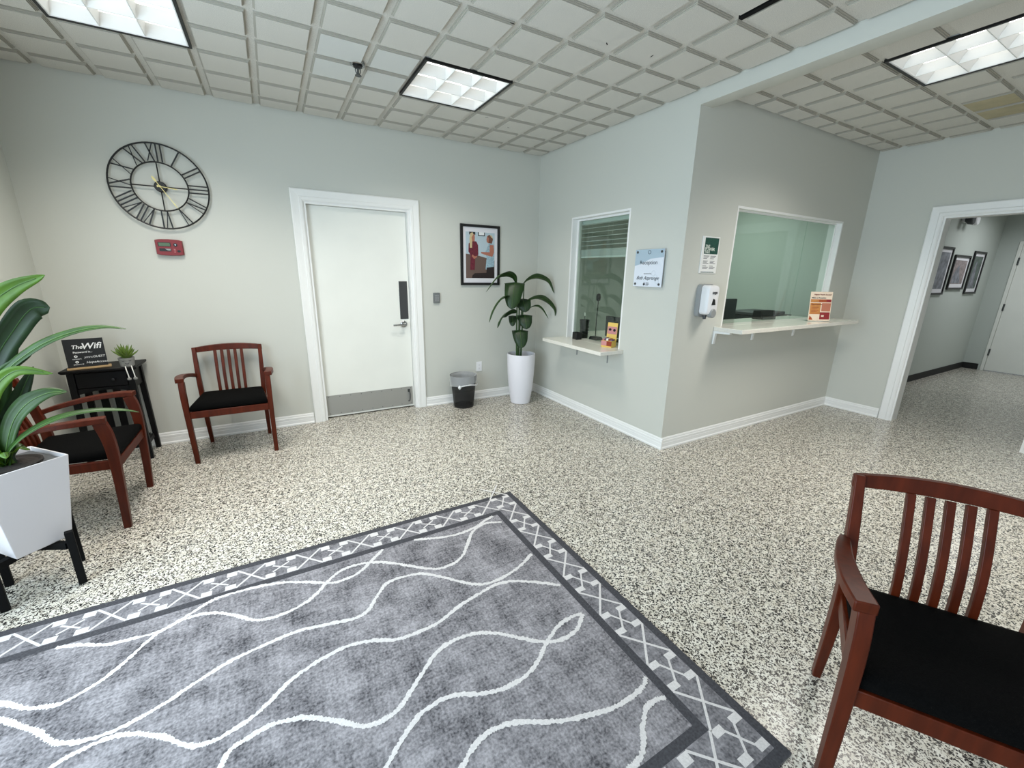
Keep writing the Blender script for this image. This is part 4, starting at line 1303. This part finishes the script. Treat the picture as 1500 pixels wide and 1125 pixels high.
# ------------------------------------------------------------------ green flyer and soap dispenser on the office wall
t = thing('wall_flyer', 'white flyer with a dark green top half on the wall above the soap dispenser', 'flyer', (0.308, YW - 0.001, 1.608))
b = B(); b.box(-0.104, 0.104, -0.006, 0, -0.140, 0.140); b.build('holder', 'paper', t, bevel=0.001)
b = B(); b.rect(-0.076, 0.092, 0.008, 0.130, -0.0064); b.build('header', 'flyer_green', t)
for s_, z, sz in (('THE', 0.055, 0.030), ('POWER', 0.033, 0.034), ('TALK', 0.014, 0.026)): text('lettering', s_, sz, (-0.068, -0.0069, z), t, 'flyer_text', bold=0.0006)
b = B()
for cx in (-0.074, 0.010):
    for k in range(11):
        if k in (3, 7): continue
        b.rect(cx, cx + 0.070 - 0.012 * ((k * 7) % 3), -0.010 - k * 0.0095, -0.005 - k * 0.0095, -0.0063, 0.0002)
b.build('text_lines', 'ink_soft', t)
b = B(); b.rect(-0.086, 0.075, -0.134, -0.128, -0.0063, 0.0002); b.build('footer_bar', 'flyer_green', t)

t = thing('soap_dispenser', 'white wall soap dispenser with a grey back left of the wide window', 'dispenser', (0.290, YW - 0.001, 1.25))
b = B()


def rr_xz(hx_, z0, z1, r, n=5):
    pts = []
    for cx, cz, a0 in ((hx_ - r, z1 - r, 0), (-hx_ + r, z1 - r, 90), (-hx_ + r, z0 + r, 180), (hx_ - r, z0 + r, 270)):
        for k in range(n + 1):
            a = math.radians(a0 + 90 * k / n); pts.append((cx + r * math.cos(a), cz + r * math.sin(a)))
    return pts


b.rings([[(x, y, z) for x, z in rr_xz(0.078, -0.125, 0.135, 0.03)] for y in (0, -0.040)]); b.build('back_plate', 'grey_plastic', t)
b = B()
b.rings([[(x * s, y, z * sz + 0.005) for x, z in rr_xz(0.070, -0.108, 0.122, 0.03)] for s, sz, y in ((1, 1, -0.0402), (1, 1, -0.075), (0.96, 0.98, -0.092), (0.86, 0.94, -0.104), (0.6, 0.8, -0.110))]); b.build('cover', 'white_plastic', t)
b = B(); b.xz([(-0.024, -0.026), (0.024, -0.026), (0.012, 0.016), (-0.010, 0.024)], -0.1125, 0.004); b.build('window', 'black', t)
b = B(); b.rings([[(r * math.cos(2 * PI * k / 24) + 0.004, y, -0.092 + r * math.sin(2 * PI * k / 24)) for k in range(24)] for r, y in ((0.036, -0.085), (0.036, -0.116), (0.030, -0.121))]); b.build('push_bar', 'grey_plastic', t)
b = B(); b.lathe([(0.012, -0.140), (0.014, -0.120), (0.014, -0.112)], (-0.02, -0.06, 0), 12); b.build('nozzle', 'grey_dark', t)
text('lettering', 'GOJO', 0.024, (0.0, -0.1125, 0.060), t, 'grey_dark', 'CENTER', bold=0.0006, extrude=0.001)

# ------------------------------------------------------------------ orange flyer in an acrylic stand on the long shelf
t = thing('flyer_stand', 'orange and cream flyer in a clear stand on the long white shelf', 'flyer', (1.945, -2.165, 1.03), math.radians(-30))
b = B()
b.prism([(-0.112, -0.010, 0.004), (0.112, -0.010, 0.004), (0.112, 0.020, 0.292), (-0.112, 0.020, 0.292)], (0, 0.003, 0)); b.box(-0.112, 0.112, -0.006, 0.050, 0.0005, 0.0035)
b.build('holder', 'acrylic', t)
b = B(); LT = 0.030 / 0.288
fm = ['f_cream', 'f_orange', 'f_rose', 'f_red', 'f_brown', 'f_rust']


def fr(x0, x1, z0, z1, s, lay):
    b.s = s
    y = lambda z: -0.0112 + (z - 0.004) * LT - 0.0003 * lay
    b.prism([(x0, y(z0), z0), (x1, y(z0), z0), (x1, y(z1), z1), (x0, y(z1), z1)], (0, 0.0003, 0))


fr(-0.108, 0.108, 0.006, 0.286, 0, 0)
fr(-0.10, 0.102, 0.186, 0.214, 5, 1); fr(-0.10, -0.02, 0.188, 0.212, 1, 2); fr(0.055, 0.102, 0.190, 0.212, 3, 2)
fr(-0.10, 0.004, 0.070, 0.178, 1, 1)
fr(0.014, 0.102, 0.098, 0.178, 2, 1)
fr(0.004, 0.102, 0.020, 0.090, 3, 1); fr(0.020, 0.046, 0.045, 0.062, 0, 2)
for k in range(5): fr(-0.085, -0.014 - 0.012 * (k % 2), 0.078 + k * 0.014, 0.082 + k * 0.014, 5, 2)
fr(-0.085, -0.03, 0.243, 0.245, 5, 1)
b.s = 5
b.prism([(-0.100, -0.0118, 0.016), (-0.062, -0.0118, 0.016), (-0.078, -0.0095, 0.04), (-0.096, -0.0085, 0.055)], (0, 0.0003, 0))
b.build('print', fm, t)
RF = (PI / 2 - math.atan(LT), 0, 0)
for s_, x, z, sz, m in (('Helping People Succeed', -0.075, 0.254, 0.0175, 'f_brown'), ('Make a Donation', -0.094, 0.222, 0.020, 'ink'), ('Opportunities', -0.094, 0.160, 0.019, 'f_brown')):
    text('lettering', s_, sz, (x, -0.0124 + (z - 0.004) * LT, z), t, m, 'LEFT', 0.15, RF, 0.0004)

# ------------------------------------------------------------------ things on the reception shelf
t = thing('black_box', 'small black cube box on the short shelf by the reception window', 'box', (0.012, -0.800, 0.775), math.radians(-8))
b = B(); b.box(-0.032, 0.032, -0.045, 0.045, 0, 0.072); b.build('case', 'black', t, bevel=0.004)
b = B(); b.box(-0.028, 0.028, -0.041, 0.041, 0.0722, 0.075); b.build('lid', 'black_matte', t)

t = thing('pen_cup', 'black mesh pen cup with a pen behind the reception glass', 'pen cup', (0.150, -0.745, 0.775))
b = B(); b.lathe([(0.040, 0.0), (0.042, 0.004), (0.047, 0.15), (0.054, 0.195), (0.050, 0.195), (0.043, 0.15), (0.038, 0.006), (0.004, 0.005)], seg=20); b.build('cup', 'black', t)
b = B()
for k in range(60):
    a = k * 2.399; z = 0.02 + (k * 0.37 % 1) * 0.15
    r = 0.0425 + 0.005 * z / 0.15
    b.box(r * math.cos(a) - 0.004, r * math.cos(a) + 0.004, r * math.sin(a) - 0.004, r * math.sin(a) + 0.004, z - 0.003, z + 0.003)
b.build('pattern', 'grey_dark', t)
b = B(); b.tube([(0.0, 0.0, 0.02), (0.008, 0.01, 0.235)], 0.004, 8); pn = b.build('pen', 'black', t)
b = B(); b.tube([(0.008, 0.01, 0.236), (0.0095, 0.0118, 0.27)], [0.007, 0.006], 8); b.build('pen_top', 'cord', pn)

t = thing('microphone', 'black gooseneck desk microphone behind the reception window glass', 'microphone', (0.185, -0.895, 0.775))
b = B(); b.hexa([(-0.04, -0.065), (0.05, -0.065), (0.05, 0.065), (-0.04, 0.065)], 0, [(-0.03, -0.055), (0.04, -0.055), (0.04, 0.055), (-0.03, 0.055)], 0.032); b.build('base', 'black', t, bevel=0.004)
b = B(); b.tube(smoothpath([(0, 0, 0.032), (0, 0.002, 0.20), (-0.003, -0.010, 0.36), (-0.012, -0.020, 0.408)], 6), 0.0048, 8); b.build('gooseneck', 'black', t)
b = B(); b.lathe([(0.006, 0.402), (0.020, 0.412), (0.0225, 0.445), (0.018, 0.474), (0.004, 0.480)], (-0.014, -0.022, 0), 16); b.build('foam_cover', 'black_matte', t)

t = thing('candy_display', 'yellow cardboard candy display box on the short reception shelf', 'box', (-0.005, -1.305, 0.775), math.radians(-72))
b = B()
b.box(-0.055, 0.055, -0.042, 0.042, 0.0, 0.062); b.build('tray', 'candy_yellow', t, bevel=0.001)
b = B(); b.prism([(-0.055, 0.043, 0.0), (0.055, 0.043, 0.0), (0.052, 0.060, 0.225), (-0.052, 0.060, 0.225)], (0, 0.003, 0)); b.build('header_card', 'candy_yellow', t)
b = B(); b.prism([(-0.050, 0.0502, 0.118), (0.050, 0.0502, 0.118), (0.049, 0.0562, 0.188), (-0.049, 0.0562, 0.188)], (0, 0.0004, 0)); b.s = 1
b.disc(-0.022, 0.160, 0.014, 0.012, 0.0500, 0.003); b.disc(0.024, 0.156, 0.013, 0.013, 0.0500, 0.003); b.build('printed_picture', ['candy_pink', 'black'], t)
b = B(); b.box(0.004, 0.056, -0.0435, -0.0425, 0.014, 0.060); b.s = 1; b.box(-0.054, 0.003, -0.0436, -0.0426, 0.016, 0.060); b.build('front_label', ['candy_red', 'candy_pink'], t)
for k in range(5):
    b = B(); x = -0.042 + k * 0.021
    b.box(x - 0.009, x + 0.009, -0.03 + 0.006 * (k % 2), 0.028, 0.0622, 0.075 + 0.012 * ((k * 3) % 4) / 3)
    b.build('candy_pack', ['candy_pink', 'candy_purple', 'paper', 'candy_red', 'candy_purple'][k], t, bevel=0.002)

# ------------------------------------------------------------------ office furniture behind the glass
t = thing('desk', 'cream office desk top behind the wide window', 'desk', (1.6, -1.35, 0))
b = B(); b.box(-1.15, 1.12, -0.30, 0.45, 0.71, 0.74); b.build('desk_top', 'quartz', t, bevel=0.002)
for sx in (-1, 1):
    b = B(); b.box(sx * 1.08 - 0.02, sx * 1.08 + 0.02, -0.28, 0.43, 0, 0.709); b.build('side_panel', 'quartz', t)
b = B(); b.box(-1.05, 1.05, 0.40, 0.42, 0.30, 0.709); b.build('modesty_panel', 'quartz', t)


def monitor(label, loc, rz, wd, ht, zc):
    t = thing('computer_monitor', label, 'monitor', loc, rz)
    b = B(); b.box(-wd / 2, wd / 2, -0.018, 0.018, zc - ht / 2, zc + ht / 2); b.build('screen_housing', 'printer_dark', t, bevel=0.006)
    b = B(); b.box(-wd / 2 + 0.012, wd / 2 - 0.012, 0.0182, 0.0200, zc - ht / 2 + 0.012, zc + ht / 2 - 0.012); b.build('screen', 'black', t)
    b = B(); b.box(-0.03, 0.03, -0.038, -0.0185, 0.012, zc); b.build('stand', 'black', t)
    b = B(); b.box(-0.11, 0.11, -0.09, 0.07, 0, 0.012); b.build('base', 'black', t, bevel=0.004)
    return t


monitor('dark monitor back seen at the left edge of the wide window', (1.30, -1.50, 0.74), math.radians(-8), 0.50, 0.30, 0.33)
t = thing('printer', 'low dark office printer behind the wide window glass', 'printer', (2.25, -1.38, 0.74))
b = B(); b.box(-0.30, 0.28, -0.20, 0.20, 0.0, 0.285); b.build('body', 'printer_dark', t, bevel=0.01)
b = B(); b.box(-0.31, 0.24, -0.19, 0.19, 0.2855, 0.320); b.build('scanner_lid', 'grey_dark', t, bevel=0.008)
b = B(); b.prism([(0.281, -0.15, 0.20), (0.47, -0.15, 0.26), (0.47, 0.15, 0.26), (0.281, 0.15, 0.20)], (0, 0, 0.012)); b.build('paper_tray', 'black', t)
t = thing('card_reader', 'black card reader block standing behind the wide window sill', 'card reader', (1.66, -1.80, 1.03))
b = B(); b.hexa([(-0.14, -0.05), (0.12, -0.05), (0.12, 0.05), (-0.14, 0.05)], 0, [(-0.13, -0.03), (0.12, -0.03), (0.12, 0.05), (-0.13, 0.05)], 0.085); b.build('case', 'black_matte', t, bevel=0.003)
b = B(); b.box(-0.12, 0.10, -0.052, -0.0505, 0.006, 0.02); b.build('slot', 'grey_dark', t)
t = thing('paper_tray', 'dark paper tray on the office desk right of the monitor', 'paper tray', (1.735, -1.46, 0.74))
b = B(); b.box(-0.13, 0.13, -0.12, 0.12, 0.0, 0.20); b.build('tray', 'grey_dark', t, bevel=0.003)
b = B(); b.box(-0.12, 0.12, -0.10, 0.10, 0.2003, 0.215); b.build('papers', 'paper', t)

# monitor behind the narrow window on its own counter
t = thing('computer_monitor', 'dark monitor behind the narrow reception window, right of the microphone', 'monitor', (0.335, -1.14, 0.775), math.radians(-90))
b = B(); b.box(-0.25, 0.27, -0.018, 0.018, 0.03, 0.245); b.build('screen_housing', 'printer_dark', t, bevel=0.006)
b = B(); b.box(-0.03, 0.03, 0.019, 0.05, 0.010, 0.2); b.build('stand', 'black', t)
b = B(); b.box(-0.10, 0.10, -0.07, 0.08, 0.0, 0.010); b.build('base', 'black', t)
t = thing('reception_desk', 'cream desk inside the reception window carrying the monitor', 'desk', (0.60, -1.05, 0))
b = B(); b.box(-0.258, 0.25, -0.70, 0.70, 0.741, 0.7745); b.build('desk_top', 'quartz', t)
for y in (-0.66, 0.66):
    b = B(); b.box(-0.2, 0.23, y - 0.015, y + 0.015, 0, 0.7405); b.build('side_panel', 'quartz', t)

# ------------------------------------------------------------------ hall: pictures and a wall light
for (xc, zc, hw_, hh, pm, lab) in ((5.19, 1.567, 0.32, 0.318, 'photo_grey', 'black framed picture in the hall, nearest the opening and partly hidden by it'),
                                 (5.957, 1.557, 0.318, 0.240, 'photo_grey_warm', 'small black framed picture in the hall, middle of the row of three'),
                                 (6.667, 1.562, 0.258, 0.312, 'photo_grey_green', 'tall black framed picture in the hall, nearest the far door')):
    t = thing('framed_picture', lab, 'picture', (xc, HY - 0.001, zc), 0, 'row of three framed pictures in the hall')
    frame(t, hw_, hh, 0.028, 0.022)
    b = B(); b.rect(-hw_ + 0.026, hw_ - 0.026, -hh + 0.026, hh - 0.026, -0.008, 0.007); b.build('mat_board', 'mat_board', t)
    b = B(); b.rect(-hw_ + 0.075, hw_ - 0.075, -hh + 0.08, hh - 0.07, -0.0088, 0.0006); b.s = 1
    b.xz([(-hw_ + 0.10, -hh + 0.09), (hw_ - 0.16, -hh + 0.09), (0.0, 0.02), (-0.02, hh - 0.16), (-0.06, hh - 0.14), (-hw_ + 0.12, -0.02)], -0.0092, 0.0003)
    b.build('print', [pm, 'photo_grey'], t)
t = thing('emergency_light', 'small white emergency light high on the hall wall above the pictures', 'emergency light', (5.62, HY - 0.001, 2.245))
b = B(); b.box(-0.10, 0.13, -0.035, 0, -0.030, 0.030); b.build('housing', 'white_plastic', t, bevel=0.010)
for x, m in ((-0.085, 'grey_dark'), (0.085, 'white_plastic')):
    b = B(); c = V((x, -0.036, 0.0))
    b.rings([[c + V((r * math.cos(2 * PI * k / 20), y, r * math.sin(2 * PI * k / 20))) for k in range(20)] for r, y in ((0.025, 0.0), (0.062, -0.03), (0.070, -0.075), (0.060, -0.085), (0.02, -0.090))])
    b.build('lamp_head', m, t)
